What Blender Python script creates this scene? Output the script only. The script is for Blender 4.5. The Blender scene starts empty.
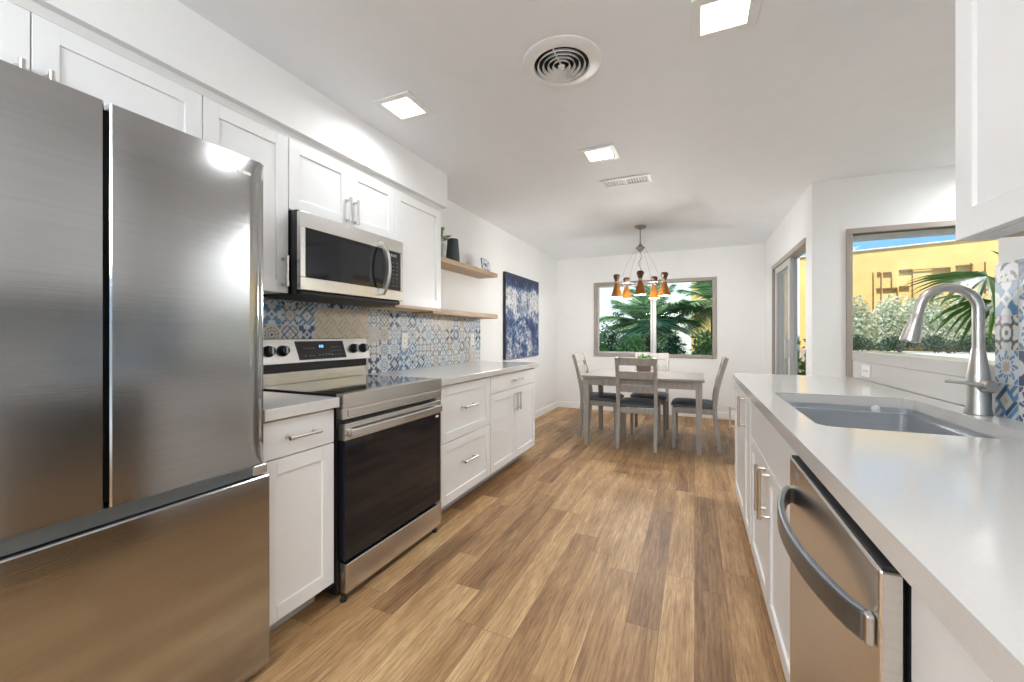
import bpy, math, random
from mathutils import Vector, Matrix
R = math.radians
SC = bpy.context.scene
COL = SC.collection

# ------------------------------------------------------------------ camera
F_PX, YAW, HORIZON, EYE = 409.76, 0.4192, 335.05, 1.1845
cam_d = bpy.data.cameras.new('camera')
cam = bpy.data.objects.new('camera', cam_d)
COL.objects.link(cam)
cam.location = (0, 0, EYE)
cam.rotation_euler = (math.pi / 2, 0, YAW)
cam_d.sensor_width = 36
cam_d.lens = F_PX * 36 / 1024
cam_d.shift_y = -(341 - HORIZON) / 1024
cam_d.clip_start = 0.02
SC.camera = cam

# ------------------------------------------------------------------ view and exposure
SC.view_settings.view_transform = 'Standard'
SC.view_settings.look = 'None'
SC.view_settings.exposure = 0.44
SC.view_settings.gamma = 1
SC.view_settings.use_curve_mapping = False
SC.cycles.use_denoising = True
SC.cycles.max_bounces = 10
SC.cycles.diffuse_bounces = 6
SC.cycles.glossy_bounces = 4
SC.cycles.transparent_max_bounces = 12
SC.cycles.sample_clamp_indirect = 4
SC.cycles.blur_glossy = 0.5
SC.cycles.caustics_reflective = False
SC.cycles.caustics_refractive = False

# ------------------------------------------------------------------ world, sun, lamps strength
w = bpy.data.worlds.new('sky'); SC.world = w; w.use_nodes = True
nt = w.node_tree; nt.nodes.clear()
wo = nt.nodes.new('ShaderNodeOutputWorld'); bg = nt.nodes.new('ShaderNodeBackground')
tc = nt.nodes.new('ShaderNodeTexCoord'); sp = nt.nodes.new('ShaderNodeSeparateXYZ'); rp = nt.nodes.new('ShaderNodeValToRGB')
nt.links.new(tc.outputs['Generated'], sp.inputs[0]); nt.links.new(sp.outputs['Z'], rp.inputs[0])
nt.links.new(rp.outputs[0], bg.inputs[0]); nt.links.new(bg.outputs[0], wo.inputs[0])
rp.color_ramp.elements[0].position = 0.0; rp.color_ramp.elements[0].color = (0.62, 0.80, 0.95, 1)
rp.color_ramp.elements[1].position = 0.9; rp.color_ramp.elements[1].color = (0.16, 0.38, 0.80, 1)
e_ = rp.color_ramp.elements.new(0.16); e_.color = (0.25, 0.56, 0.90, 1)
bg.inputs[1].default_value = 0.95

sun_d = bpy.data.lights.new('sun', 'SUN'); sun = bpy.data.objects.new('sun', sun_d); COL.objects.link(sun)
sun_d.energy = 4.2; sun_d.angle = R(0.6); sun_d.color = (1, 0.95, 0.86)
sun.rotation_euler = Vector((0.35, 0.72, -1.02)).to_track_quat('-Z', 'Y').to_euler()
LED_POWER = 2.7
NOOK_FILL_POWER = 19.0
FILL_GLOBE_POWER = 50.0
LED_COLOR = (0.93, 0.968, 1.0)
ROOM_LIGHTS = [(-1.445, 1.80), (0.105, 1.775), (-0.595, 2.81), (-1.455, -0.5), (0.105, -0.5), (-0.6, -1.9)]  # last three are unseen, added behind the camera for fill
NOOK_FILLS = [(1.85, 0.7), (2.30, 3.66)]  # unseen panels added in the nook to even out the room's brightness

CEIL = 2.425
XW = -2.067        # left wall
YF = 6.48          # far wall
XP, YP = 0.872, 4.04 # corner of the far right wall and the wall of the nook window

# ------------------------------------------------------------------ materials
def nodes_of(name):
    m = bpy.data.materials.new(name); m.use_nodes = True
    n = m.node_tree.nodes; l = m.node_tree.links
    return m, n, l, n['Principled BSDF']

def mat(name, col, rough=0.5, metal=0.0, var=0.04, scale=8, stretch=(1, 1, 1), bump=0.0, bscale=60, bstretch=(1, 1, 1), coat=0.0, emit=None, estr=0, spec=0.5):
    m, n, l, b = nodes_of(name)
    b.inputs['Roughness'].default_value = rough
    b.inputs['Metallic'].default_value = metal
    b.inputs['Specular IOR Level'].default_value = spec
    if coat: b.inputs['Coat Weight'].default_value = coat; b.inputs['Coat Roughness'].default_value = 0.08
    tc = n.new('ShaderNodeTexCoord'); mp = n.new('ShaderNodeMapping'); mp.inputs['Scale'].default_value = stretch
    l.new(tc.outputs['Object'], mp.inputs[0])
    no = n.new('ShaderNodeTexNoise'); no.inputs['Scale'].default_value = scale; no.inputs['Detail'].default_value = 4
    l.new(mp.outputs[0], no.inputs[0])
    r = n.new('ShaderNodeValToRGB')
    r.color_ramp.elements[0].position = 0.3; r.color_ramp.elements[1].position = 0.7
    r.color_ramp.elements[0].color = tuple(max(0, c * (1 - var)) for c in col) + (1,)
    r.color_ramp.elements[1].color = tuple(min(1, c * (1 + var)) for c in col) + (1,)
    l.new(no.outputs['Fac'], r.inputs[0]); l.new(r.outputs[0], b.inputs['Base Color'])
    if bump:
        mp2 = n.new('ShaderNodeMapping'); mp2.inputs['Scale'].default_value = bstretch
        n2 = n.new('ShaderNodeTexNoise'); n2.inputs['Scale'].default_value = bscale; n2.inputs['Detail'].default_value = 3
        bp = n.new('ShaderNodeBump'); bp.inputs['Strength'].default_value = bump; bp.inputs['Distance'].default_value = 0.002
        l.new(tc.outputs['Object'], mp2.inputs[0]); l.new(mp2.outputs[0], n2.inputs[0]); l.new(n2.outputs['Fac'], bp.inputs['Height']); l.new(bp.outputs[0], b.inputs['Normal'])
    if emit:
        b.inputs['Emission Color'].default_value = tuple(emit) + (1,); b.inputs['Emission Strength'].default_value = estr
    return m

def leaf_mat(name, c1, c2, rough=0.5):
    m, n, l, b = nodes_of(name)
    g = n.new('ShaderNodeNewGeometry'); r = n.new('ShaderNodeValToRGB')
    r.color_ramp.elements[0].color = tuple(c1) + (1,); r.color_ramp.elements[1].color = tuple(c2) + (1,)
    l.new(g.outputs['Random Per Island'], r.inputs[0]); l.new(r.outputs[0], b.inputs['Base Color'])
    b.inputs['Roughness'].default_value = rough
    tr = n.new('ShaderNodeBsdfTranslucent'); mx = n.new('ShaderNodeMixShader'); mx.inputs[0].default_value = 0.25
    l.new(r.outputs[0], tr.inputs[0]); l.new(b.outputs[0], mx.inputs[1]); l.new(tr.outputs[0], mx.inputs[2])
    l.new(mx.outputs[0], n['Material Output'].inputs[0])
    return m

def glass_mat(name, tint=(1, 1, 1), refl=0.06, k=0.5):
    m = bpy.data.materials.new(name); m.use_nodes = True
    n = m.node_tree.nodes; l = m.node_tree.links; n.clear()
    o = n.new('ShaderNodeOutputMaterial'); t = n.new('ShaderNodeBsdfTransparent'); g = n.new('ShaderNodeBsdfGlossy'); x = n.new('ShaderNodeMixShader')
    t.inputs[0].default_value = tuple(tint) + (1,); g.inputs['Roughness'].default_value = 0.01
    lw = n.new('ShaderNodeLayerWeight'); lw.inputs['Blend'].default_value = 0.25
    mu = n.new('ShaderNodeMath'); mu.operation = 'MULTIPLY_ADD'; mu.inputs[1].default_value = k; mu.inputs[2].default_value = refl * k
    l.new(lw.outputs['Fresnel'], mu.inputs[0]); l.new(mu.outputs[0], x.inputs[0])
    l.new(t.outputs[0], x.inputs[1]); l.new(g.outputs[0], x.inputs[2]); l.new(x.outputs[0], o.inputs[0])
    return m

def attr_mat(name, rough=0.3, attr='col'):
    m, n, l, b = nodes_of(name)
    a = n.new('ShaderNodeAttribute'); a.attribute_name = attr
    tc = n.new('ShaderNodeTexCoord'); no = n.new('ShaderNodeTexNoise'); no.inputs['Scale'].default_value = 60
    mx = n.new('ShaderNodeMix'); mx.data_type = 'RGBA'; mx.blend_type = 'MULTIPLY'; mx.inputs[0].default_value = 0.12
    l.new(tc.outputs['Object'], no.inputs[0]); l.new(a.outputs['Color'], mx.inputs[6]); l.new(no.outputs['Color'], mx.inputs[7])
    l.new(mx.outputs[2], b.inputs['Base Color']); b.inputs['Roughness'].default_value = rough
    return m

def floor_mat():
    m, n, l, b = nodes_of('oak_plank_floor')
    def math_(op, a, c=None, d=None):
        k = n.new('ShaderNodeMath'); k.operation = op
        for i, v in enumerate((a, c, d)):
            if v is None: continue
            if isinstance(v, (int, float)): k.inputs[i].default_value = v
            else: l.new(v, k.inputs[i])
        return k.outputs[0]
    tc = n.new('ShaderNodeTexCoord'); s = n.new('ShaderNodeSeparateXYZ'); l.new(tc.outputs['Object'], s.inputs[0])
    W, L = 0.130, 1.2
    px = math_('DIVIDE', s.outputs['X'], W); ix = math_('FLOOR', px); fx = math_('FRACT', px)
    wn = n.new('ShaderNodeTexWhiteNoise'); wn.noise_dimensions = '1D'; l.new(ix, wn.inputs['W'])
    py = math_('ADD', math_('DIVIDE', s.outputs['Y'], L), math_('MULTIPLY', wn.outputs['Value'], 7.3)); iy = math_('FLOOR', py); fy = math_('FRACT', py)
    cb = n.new('ShaderNodeCombineXYZ'); l.new(ix, cb.inputs[0]); l.new(iy, cb.inputs[1])
    w2 = n.new('ShaderNodeTexWhiteNoise'); w2.noise_dimensions = '2D'; l.new(cb.outputs[0], w2.inputs['Vector'])
    # grain coordinates: stretched along Y, shifted per plank
    off = math_('MULTIPLY', w2.outputs['Value'], 37.0)
    gx = math_('ADD', math_('MULTIPLY', s.outputs['X'], 13.0), off); gy = math_('ADD', math_('MULTIPLY', s.outputs['Y'], 1.3), off)
    gc = n.new('ShaderNodeCombineXYZ'); l.new(gx, gc.inputs[0]); l.new(gy, gc.inputs[1])
    big = n.new('ShaderNodeTexNoise'); big.inputs['Scale'].default_value = 1.5; big.inputs['Detail'].default_value = 5; big.inputs['Roughness'].default_value = 0.62; big.inputs['Distortion'].default_value = 0.6
    l.new(gc.outputs[0], big.inputs[0])
    gc2 = n.new('ShaderNodeCombineXYZ'); l.new(math_('ADD', math_('MULTIPLY', s.outputs['X'], 60.0), off), gc2.inputs[0]); l.new(math_('MULTIPLY', gy, 3.0), gc2.inputs[1])
    fine = n.new('ShaderNodeTexNoise'); fine.inputs['Scale'].default_value = 2.2; fine.inputs['Detail'].default_value = 6; fine.inputs['Roughness'].default_value = 0.7
    l.new(gc2.outputs[0], fine.inputs[0])
    # cathedral bands
    wv = n.new('ShaderNodeTexWave'); wv.wave_type = 'BANDS'; wv.bands_direction = 'X'; wv.inputs['Scale'].default_value = 1.2; wv.inputs['Distortion'].default_value = 5; wv.inputs['Detail'].default_value = 3; wv.inputs['Detail Scale'].default_value = 1.4
    l.new(gc.outputs[0], wv.inputs[0])
    v = math_('ADD', math_('MULTIPLY', w2.outputs['Value'], 0.66), math_('MULTIPLY', math_('SUBTRACT', big.outputs['Fac'], 0.5), 1.55))
    v = math_('ADD', v, math_('MULTIPLY', math_('SUBTRACT', wv.outputs['Fac'], 0.5), 0.10))
    v = math_('ADD', v, 0.17)
    r = n.new('ShaderNodeValToRGB'); l.new(v, r.inputs[0])
    cr = r.color_ramp; cr.elements[0].position = 0.0; cr.elements[0].color = (0.19, 0.095, 0.038, 1)
    cr.elements[1].position = 1.0; cr.elements[1].color = (0.66, 0.45, 0.235, 1)
    for p, c in ((0.25, (0.30, 0.165, 0.072)), (0.5, (0.415, 0.245, 0.112)), (0.75, (0.53, 0.33, 0.16))):
        e = cr.elements.new(p); e.color = c + (1,)
    r2 = n.new('ShaderNodeValToRGB'); l.new(fine.outputs['Fac'], r2.inputs[0])
    r2.color_ramp.elements[0].position = 0.30; r2.color_ramp.elements[0].color = (0.50, 0.45, 0.40, 1)
    r2.color_ramp.elements[1].position = 0.58; r2.color_ramp.elements[1].color = (1.08, 1.07, 1.05, 1)
    mx = n.new('ShaderNodeMix'); mx.data_type = 'RGBA'; mx.blend_type = 'MULTIPLY'; mx.inputs[0].default_value = 0.85
    l.new(r.outputs[0], mx.inputs[6]); l.new(r2.outputs[0], mx.inputs[7])
    # seams
    ex = math_('MINIMUM', fx, math_('SUBTRACT', 1.0, fx)); ex = math_('MULTIPLY', ex, W)
    ey = math_('MINIMUM', fy, math_('SUBTRACT', 1.0, fy)); ey = math_('MULTIPLY', ey, L)
    ed = math_('LESS_THAN', math_('MINIMUM', ex, ey), 0.0012)
    m2 = n.new('ShaderNodeMix'); m2.data_type = 'RGBA'; m2.inputs[7].default_value = (0.10, 0.055, 0.03, 1)
    l.new(math_('MULTIPLY', ed, 0.6), m2.inputs[0]); l.new(mx.outputs[2], m2.inputs[6])
    l.new(m2.outputs[2], b.inputs['Base Color'])
    b.inputs['Roughness'].default_value = 0.5
    bp = n.new('ShaderNodeBump'); bp.inputs['Strength'].default_value = 0.12; bp.inputs['Distance'].default_value = 0.002
    l.new(fine.outputs['Fac'], bp.inputs['Height']); l.new(bp.outputs[0], b.inputs['Normal'])
    return m

def painting_mat():
    m, n, l, b = nodes_of('abstract_canvas')
    tc = n.new('ShaderNodeTexCoord'); s = n.new('ShaderNodeSeparateXYZ'); l.new(tc.outputs['Object'], s.inputs[0])
    n1 = n.new('ShaderNodeTexNoise'); n1.inputs['Scale'].default_value = 3.2; n1.inputs['Detail'].default_value = 8; n1.inputs['Roughness'].default_value = 0.7; n1.inputs['Distortion'].default_value = 0.8
    n2 = n.new('ShaderNodeTexNoise'); n2.inputs['Scale'].default_value = 20; n2.inputs['Detail'].default_value = 6; n2.inputs['Roughness'].default_value = 0.8
    l.new(tc.outputs['Object'], n1.inputs[0]); l.new(tc.outputs['Object'], n2.inputs[0])
    # height term: 0 at the bottom, 1 at the top (canvas object is centred)
    rz = n.new('ShaderNodeValToRGB'); mr = n.new('ShaderNodeMapRange'); mr.inputs['From Min'].default_value = -0.52; mr.inputs['From Max'].default_value = 0.52
    l.new(s.outputs['Z'], mr.inputs[0]); l.new(mr.outputs[0], rz.inputs[0])
    cr = rz.color_ramp; cr.elements[0].position = 0; cr.elements[0].color = (0.50,) * 3 + (1,); cr.elements[1].position = 1; cr.elements[1].color = (0.0,) * 3 + (1,)
    for p, v in ((0.25, 0.48), (0.42, 0.42), (0.6, 0.60), (0.8, 0.62), (0.88, 0.30)):
        e = cr.elements.new(p); e.color = (v, v, v, 1)
    a = n.new('ShaderNodeMath'); a.operation = 'MULTIPLY_ADD'; a.inputs[1].default_value = 1.6; l.new(n1.outputs['Fac'], a.inputs[0])
    sb = n.new('ShaderNodeMath'); sb.operation = 'SUBTRACT'; l.new(rz.outputs[0], sb.inputs[0]); sb.inputs[1].default_value = 0.85
    l.new(sb.outputs[0], a.inputs[2])
    a2 = n.new('ShaderNodeMath'); a2.operation = 'MULTIPLY_ADD'; a2.inputs[1].default_value = 1.7; l.new(n2.outputs['Fac'], a2.inputs[0])
    s2 = n.new('ShaderNodeMath'); s2.operation = 'SUBTRACT'; l.new(a.outputs[0], s2.inputs[0]); s2.inputs[1].default_value = 0.84; l.new(s2.outputs[0], a2.inputs[2])
    r = n.new('ShaderNodeValToRGB'); l.new(a2.outputs[0], r.inputs[0])
    c = r.color_ramp; c.elements[0].position = 0.12; c.elements[0].color = (0.004, 0.012, 0.05, 1); c.elements[1].position = 0.72; c.elements[1].color = (0.60, 0.61, 0.62, 1)
    for p, k in ((0.26, (0.010, 0.035, 0.12)), (0.40, (0.035, 0.09, 0.23)), (0.48, (0.14, 0.20, 0.31)), (0.56, (0.33, 0.34, 0.37))):
        e = c.elements.new(p); e.color = k + (1,)
    l.new(r.outputs[0], b.inputs['Base Color']); b.inputs['Roughness'].default_value = 0.45
    return m

M = {}
M['wall'] = mat('white_wall_paint', (0.83, 0.835, 0.83), 0.6, var=0.01, bump=0.05, bscale=180)
M['ceiling'] = mat('white_ceiling_paint', (0.83, 0.855, 0.885), 0.7, var=0.012, bump=0.08, bscale=140)
M['trim'] = mat('white_trim_paint', (0.86, 0.86, 0.85), 0.4, var=0.01)
M['cab'] = mat('white_cabinet_lacquer', (0.84, 0.845, 0.845), 0.33, var=0.008)
M['cabbox'] = mat('cabinet_carcass_white', (0.72, 0.72, 0.71), 0.45, var=0.01)
M['kick'] = mat('toe_kick_grey', (0.50, 0.50, 0.50), 0.6)
M['under'] = mat('birch_underside', (0.62, 0.47, 0.31), 0.55, var=0.1, scale=6, stretch=(6, 1, 1))
M['floor'] = floor_mat()
M['nickel'] = mat('brushed_nickel', (0.60, 0.58, 0.55), 0.3, 1.0, var=0.05)
M['chrome_dark'] = mat('aged_nickel', (0.36, 0.35, 0.34), 0.3, 1.0, var=0.05)
M['pull_floor_tint'] = mat('floor_reflection_metal', (0.62, 0.54, 0.44), 0.3, 1.0, var=0.05)  # right-hand pulls: the floor's warm reflection is put into the metal colour
M['steel'] = mat('fridge_stainless', (0.44, 0.44, 0.44), 0.13, 1.0, var=0.03, scale=3, stretch=(1, 1, 30), bump=0.05, bscale=6, bstretch=(1, 1, 90))
M['steel_light'] = mat('appliance_stainless', (0.68, 0.665, 0.64), 0.24, 1.0, var=0.04, scale=3, stretch=(1, 1, 40), bump=0.08, bscale=6, bstretch=(1, 1, 90))
M['steel_dark'] = mat('dark_recess_steel', (0.20, 0.235, 0.27), 0.35, 0.9, var=0.05)
M['steel_side'] = mat('fridge_side_grey', (0.30, 0.30, 0.30), 0.45, 0.3)
M['handle_steel'] = mat('dishwasher_bar_steel', (0.22, 0.24, 0.265), 0.36, 1.0, var=0.04)
M['sink'] = mat('satin_sink_steel', (0.50, 0.52, 0.545), 0.38, 0.6, var=0.05, scale=5, stretch=(1, 1, 8))
M['black'] = mat('gloss_black_enamel', (0.012, 0.012, 0.014), 0.16, var=0.1)
M['blackglass'] = mat('black_oven_glass', (0.008, 0.009, 0.014), 0.06, var=0.1, coat=0.1, spec=0.4)
M['matblack'] = mat('matte_black', (0.015, 0.015, 0.017), 0.55, var=0.1)
M['knob'] = mat('dark_knob', (0.03, 0.035, 0.037), 0.3, 0.4)
M['knob_face'] = mat('knob_face_steel', (0.35, 0.38, 0.38), 0.3, 0.9)
M['quartz'] = mat('pale_quartz', (0.645, 0.625, 0.60), 0.14, var=0.025, scale=300, spec=0.5)
M['quartz_edge'] = M['quartz']
M['oakshelf'] = mat('oak_shelf', (0.46, 0.32, 0.20), 0.5, var=0.22, scale=5, stretch=(14, 1.2, 14))
M['chair'] = mat('grey_washed_wood', (0.36, 0.335, 0.305), 0.5, var=0.16, scale=5, stretch=(12, 12, 1.5))
M['table'] = mat('grey_washed_table', (0.30, 0.275, 0.25), 0.45, var=0.18, scale=4, stretch=(1.5, 14, 14))
M['cushion'] = mat('slate_leather', (0.085, 0.10, 0.125), 0.45, var=0.1, bump=0.2, bscale=90)
M['amber'] = mat('amber_brown_metal', (0.30, 0.115, 0.018), 0.35, 0.35, var=0.2, scale=20)
M['darkbrown'] = mat('dark_brown_metal', (0.10, 0.045, 0.02), 0.4, 0.3, var=0.2, scale=20)
M['glow'] = mat('lit_bulb', (0.9, 0.9, 0.85), 0.5, emit=(1, 0.9, 0.75), estr=3.0)
M['ledglow'] = mat('lit_led_diffuser', (0.9, 0.9, 0.9), 0.5, emit=(1, 0.99, 0.97), estr=5.0)
M['fill_globe_glow'] = mat('fill_globe_bright', (0.9, 0.9, 0.9), 0.6, emit=(0.93, 0.968, 1.0), estr=FILL_GLOBE_POWER)  # glow of the added fill globes
M['fill_globe_glow_dim'] = mat('fill_globe_dim', (0.9, 0.9, 0.9), 0.6, emit=(0.93, 0.968, 1.0), estr=13)
M['plastic'] = mat('white_plastic', (0.82, 0.82, 0.81), 0.35, var=0.01)
M['hole'] = mat('dark_void', (0.01, 0.01, 0.01), 0.8)
M['frame'] = mat('taupe_window_frame', (0.36, 0.315, 0.275), 0.45, 0.1, var=0.04)
M['frame_l'] = mat('light_alloy_frame', (0.55, 0.54, 0.52), 0.4, 0.2, var=0.03)
M['shade'] = mat('grey_shade_fabric', (0.72, 0.71, 0.71), 0.8, bump=0.2, bscale=200)
M['glass'] = glass_mat('window_glass', (0.97, 0.985, 0.98))
M['glass_teal'] = glass_mat('tinted_window_glass', (0.88, 0.95, 0.94), 0.02, 0.035)
M['jarglass'] = glass_mat('clear_jar_glass', (0.95, 0.96, 0.95), 0.3)
M['slate'] = mat('slate_vase_glaze', (0.035, 0.05, 0.062), 0.5, bump=0.6, bscale=2, bstretch=(1, 1, 60))
M['greypot'] = mat('pale_grey_pot', (0.45, 0.46, 0.46), 0.6)
M['taupepot'] = mat('taupe_wood_pot', (0.20, 0.14, 0.11), 0.5)
M['soil'] = mat('potting_soil', (0.04, 0.025, 0.015), 0.9, var=0.3, scale=60)
M['ink'] = mat('grey_ink', (0.12, 0.12, 0.15), 0.6)
M['signwhite'] = mat('white_sign_board', (0.72, 0.75, 0.80), 0.4)
M['gold'] = mat('pale_gold_metal', (0.7, 0.55, 0.32), 0.35, 0.8)
M['canvas_side'] = mat('black_canvas_side', (0.018, 0.02, 0.028), 0.5)
M['painting'] = painting_mat()
M['tile'] = attr_mat('painted_cement_tile', 0.38)
M['grout'] = mat('light_grout', (0.62, 0.62, 0.60), 0.7)
M['digit'] = mat('lit_blue_digits', (0.05, 0.2, 0.4), 0.4, emit=(0.15, 0.5, 0.9), estr=1.2)
M['print'] = mat('grey_panel_print', (0.11, 0.12, 0.13), 0.5)
M['stucco'] = mat('yellow_stucco', (0.90, 0.59, 0.22), 0.9, var=0.09, scale=3, bump=0.6, bscale=25)
M['whitestucco'] = mat('white_stucco', (0.85, 0.84, 0.82), 0.9, var=0.03, bump=0.4, bscale=25)
M['gravel'] = mat('pale_gravel', (0.84, 0.83, 0.72), 0.9, var=0.35, scale=30, bump=0.8, bscale=40)
M['ground'] = mat('tan_ground', (0.45, 0.40, 0.32), 0.9, var=0.2, scale=5)
M['trellis'] = mat('rust_brown_trellis', (0.22, 0.11, 0.03), 0.7)
M['trunk'] = mat('palm_trunk_fibre', (0.16, 0.11, 0.07), 0.9, var=0.4, scale=12, bump=0.8, bscale=20)
M['sage'] = leaf_mat('sage_leaves', (0.36, 0.42, 0.27), (0.92, 0.93, 0.74))
M['sagedark'] = leaf_mat('deep_green_leaves', (0.015, 0.045, 0.02), (0.06, 0.13, 0.06))
M['hedge'] = leaf_mat('hedge_leaves', (0.10, 0.22, 0.07), (0.38, 0.55, 0.20))
M['hedgelime'] = leaf_mat('lime_leaves', (0.20, 0.32, 0.07), (0.50, 0.60, 0.22))
M['palmleaf'] = leaf_mat('feather_palm_leaf', (0.05, 0.16, 0.06), (0.66, 0.84, 0.50), 0.35)
M['fanleaf'] = leaf_mat('fan_palm_leaf', (0.035, 0.11, 0.015), (0.11, 0.24, 0.04), 0.3)
M['potleaf'] = leaf_mat('bright_pot_leaf', (0.06, 0.18, 0.02), (0.22, 0.42, 0.08), 0.4)
M['charcoal'] = mat('charcoal_paint', (0.03, 0.03, 0.033), 0.5)

# ------------------------------------------------------------------ mesh builder
WLOC = {}
class MB:
    def __init__(s): s.v = []; s.f = []; s.mi = []; s.sm = []; s.cur = 0
    def add(s, vs, fs, smooth=False):
        o = len(s.v); s.v += [tuple(p) for p in vs]
        for f in fs: s.f.append(tuple(i + o for i in f)); s.mi.append(s.cur); s.sm.append(smooth)
        return s
    def box(s, x0, x1, y0, y1, z0, z1):
        x0, x1 = sorted((x0, x1)); y0, y1 = sorted((y0, y1)); z0, z1 = sorted((z0, z1))
        return s.add([(x0,y0,z0),(x1,y0,z0),(x1,y1,z0),(x0,y1,z0),(x0,y0,z1),(x1,y0,z1),(x1,y1,z1),(x0,y1,z1)],
                     [(0,3,2,1),(4,5,6,7),(0,1,5,4),(1,2,6,5),(2,3,7,6),(3,0,4,7)])
    def hexa(s, b, t):   # bottom 4 pts ccw, top 4 pts
        return s.add(list(b) + list(t), [(0,3,2,1),(4,5,6,7),(0,1,5,4),(1,2,6,5),(2,3,7,6),(3,0,4,7)])
    def tube(s, pts, r, seg=10, caps=True, up=None):
        pts = [Vector(p) for p in pts]; n = len(pts)
        rs = r if isinstance(r, (list, tuple)) else [r] * n
        rings = []; ref = Vector(up) if up else None; prev = None
        for i, p in enumerate(pts):
            d = (pts[min(i + 1, n - 1)] - pts[max(i - 1, 0)]).normalized()
            if prev is None:
                a = ref if ref else (Vector((0, 0, 1)) if abs(d.z) < 0.9 else Vector((1, 0, 0)))
                u = d.cross(a).normalized()
            else:
                u = (prev - d * prev.dot(d)).normalized()
            prev = u; v = d.cross(u)
            rings.append([p + (u * math.cos(2 * math.pi * k / seg) + v * math.sin(2 * math.pi * k / seg)) * rs[i] for k in range(seg)])
        vs = [q for rg in rings for q in rg]; fs = []
        for i in range(n - 1):
            for k in range(seg):
                a = i * seg + k; b = i * seg + (k + 1) % seg
                fs.append((a, b, b + seg, a + seg))
        if caps: fs.append(tuple(reversed(range(seg)))); fs.append(tuple(range((n - 1) * seg, n * seg)))
        return s.add(vs, fs, True)
    def lathe(s, prof, c=(0, 0, 0), seg=28, closed=False, axis=None):
        c = Vector(c); Q = Matrix.Identity(3)
        if axis is not None: Q = Vector(axis).normalized().to_track_quat('Z', 'Y').to_matrix()
        vs = []; fs = []; n = len(prof)
        for r, z in prof:
            for k in range(seg):
                a = 2 * math.pi * k / seg
                vs.append(c + Q @ Vector((r * math.cos(a), r * math.sin(a), z)))
        for i in range(n - 1 if not closed else n):
            j = (i + 1) % n
            for k in range(seg):
                fs.append((i * seg + k, i * seg + (k + 1) % seg, j * seg + (k + 1) % seg, j * seg + k))
        if not closed:
            if prof[0][0] > 1e-6: fs.append(tuple(reversed(range(seg))))
            if prof[-1][0] > 1e-6: fs.append(tuple(range((n - 1) * seg, n * seg)))
        return s.add(vs, fs, True)
    def rbar(s, pts, w, h, up=(0, 0, 1)):   # rectangular section bar along a path, h along up
        pts = [Vector(p) for p in pts]; n = len(pts); vs = []; fs = []; up = Vector(up)
        for i, p in enumerate(pts):
            d = (pts[min(i + 1, n - 1)] - pts[max(i - 1, 0)]).normalized()
            u = d.cross(up).normalized(); v = u.cross(d).normalized()
            ww = w[i] if isinstance(w, (list, tuple)) else w; hh = h[i] if isinstance(h, (list, tuple)) else h
            for a, b in ((-1, -1), (1, -1), (1, 1), (-1, 1)): vs.append(p + u * a * ww / 2 + v * b * hh / 2)
        for i in range(n - 1):
            for k in range(4):
                a = i * 4 + k; b = i * 4 + (k + 1) % 4; fs.append((a, b, b + 4, a + 4))
        fs.append((3, 2, 1, 0)); fs.append(tuple(range(4 * n - 4, 4 * n)))
        return s.add(vs, fs)
    def build(s, name, m, parent=None, bevel=0, loc=None, seg=2, sharp=40):
        o_ = Vector(WLOC.get(parent, (0, 0, 0))) if parent else Vector((0, 0, 0))
        if loc is None: org = Vector((0, 0, 0)) if parent else None
        me = bpy.data.meshes.new(name)
        if parent: base = o_
        else: base = Vector(loc) if loc else Vector((0, 0, 0))
        me.from_pydata([tuple(Vector(p) - base) for p in s.v], [], s.f)
        ms = m if isinstance(m, (list, tuple)) else [m]
        for k in ms: me.materials.append(k)
        me.polygons.foreach_set('material_index', s.mi); me.polygons.foreach_set('use_smooth', s.sm)
        me.update()
        if any(s.sm): me.set_sharp_from_angle(angle=R(sharp))
        o = bpy.data.objects.new(name, me); COL.objects.link(o)
        if parent: o.parent = parent; WLOC[o] = tuple(o_)
        else: o.location = base; WLOC[o] = tuple(base)
        if bevel:
            b = o.modifiers.new('bevel', 'BEVEL'); b.width = bevel; b.segments = seg; b.limit_method = 'ANGLE'; b.angle_limit = R(50)
            b.harden_normals = False
        return o

def tag(o, label=None, cat=None, group=None, kind=None):
    if label: o['label'] = label
    if cat: o['category'] = cat
    if group: o['group'] = group
    if kind: o['kind'] = kind
    return o
def thing(name, loc, label, cat, group=None):
    o = bpy.data.objects.new(name, None); COL.objects.link(o); o.location = loc; o.empty_display_size = 0.05
    WLOC[o] = tuple(loc); return tag(o, label, cat, group)
def struct(name, mb, m, bevel=0, label=None):
    o = mb.build(name, m, bevel=bevel); o['kind'] = 'structure'
    if label: o['label'] = label
    return o
def copy_tree(o, parent=None):
    c = o.copy(); COL.objects.link(c); c.parent = parent
    for ch in list(o.children): copy_tree(ch, c)
    return c

# ------------------------------------------------------------------ room shell
struct('floor', MB().box(XW - 0.1, 2.75, -3.1, YF + 0.12, -0.08, 0), M['floor'])
struct('ceiling', MB().box(XW - 0.4, 3.2, -4.1, YP + 0.3, CEIL, CEIL + 0.2).box(XW - 0.4, XP + 0.45, YP + 0.3, YF + 0.4, CEIL, CEIL + 0.2), M['ceiling'])  # unseen rear overhang added to keep sun out of the back glass
struct('wall_left', MB().box(XW - 0.12, XW, -3.1, YF + 0.12, 0, CEIL), M['wall'])
WX0, WX1, WZ0, WZ1 = -1.461, 0.282, 0.85, 2.01
def holed_y(x0, x1, y0, y1, hx0, hx1, hz0, hz1):
    return MB().box(x0, hx0, y0, y1, 0, CEIL).box(hx1, x1, y0, y1, 0, CEIL).box(hx0, hx1, y0, y1, 0, hz0).box(hx0, hx1, y0, y1, hz1, CEIL)
struct('wall_far', holed_y(XW, XP + 0.12, YF, YF + 0.12, WX0, WX1, WZ0, WZ1), M['wall'])
DY0, DY1, DZ = 4.237, 5.865, 2.022
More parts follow.
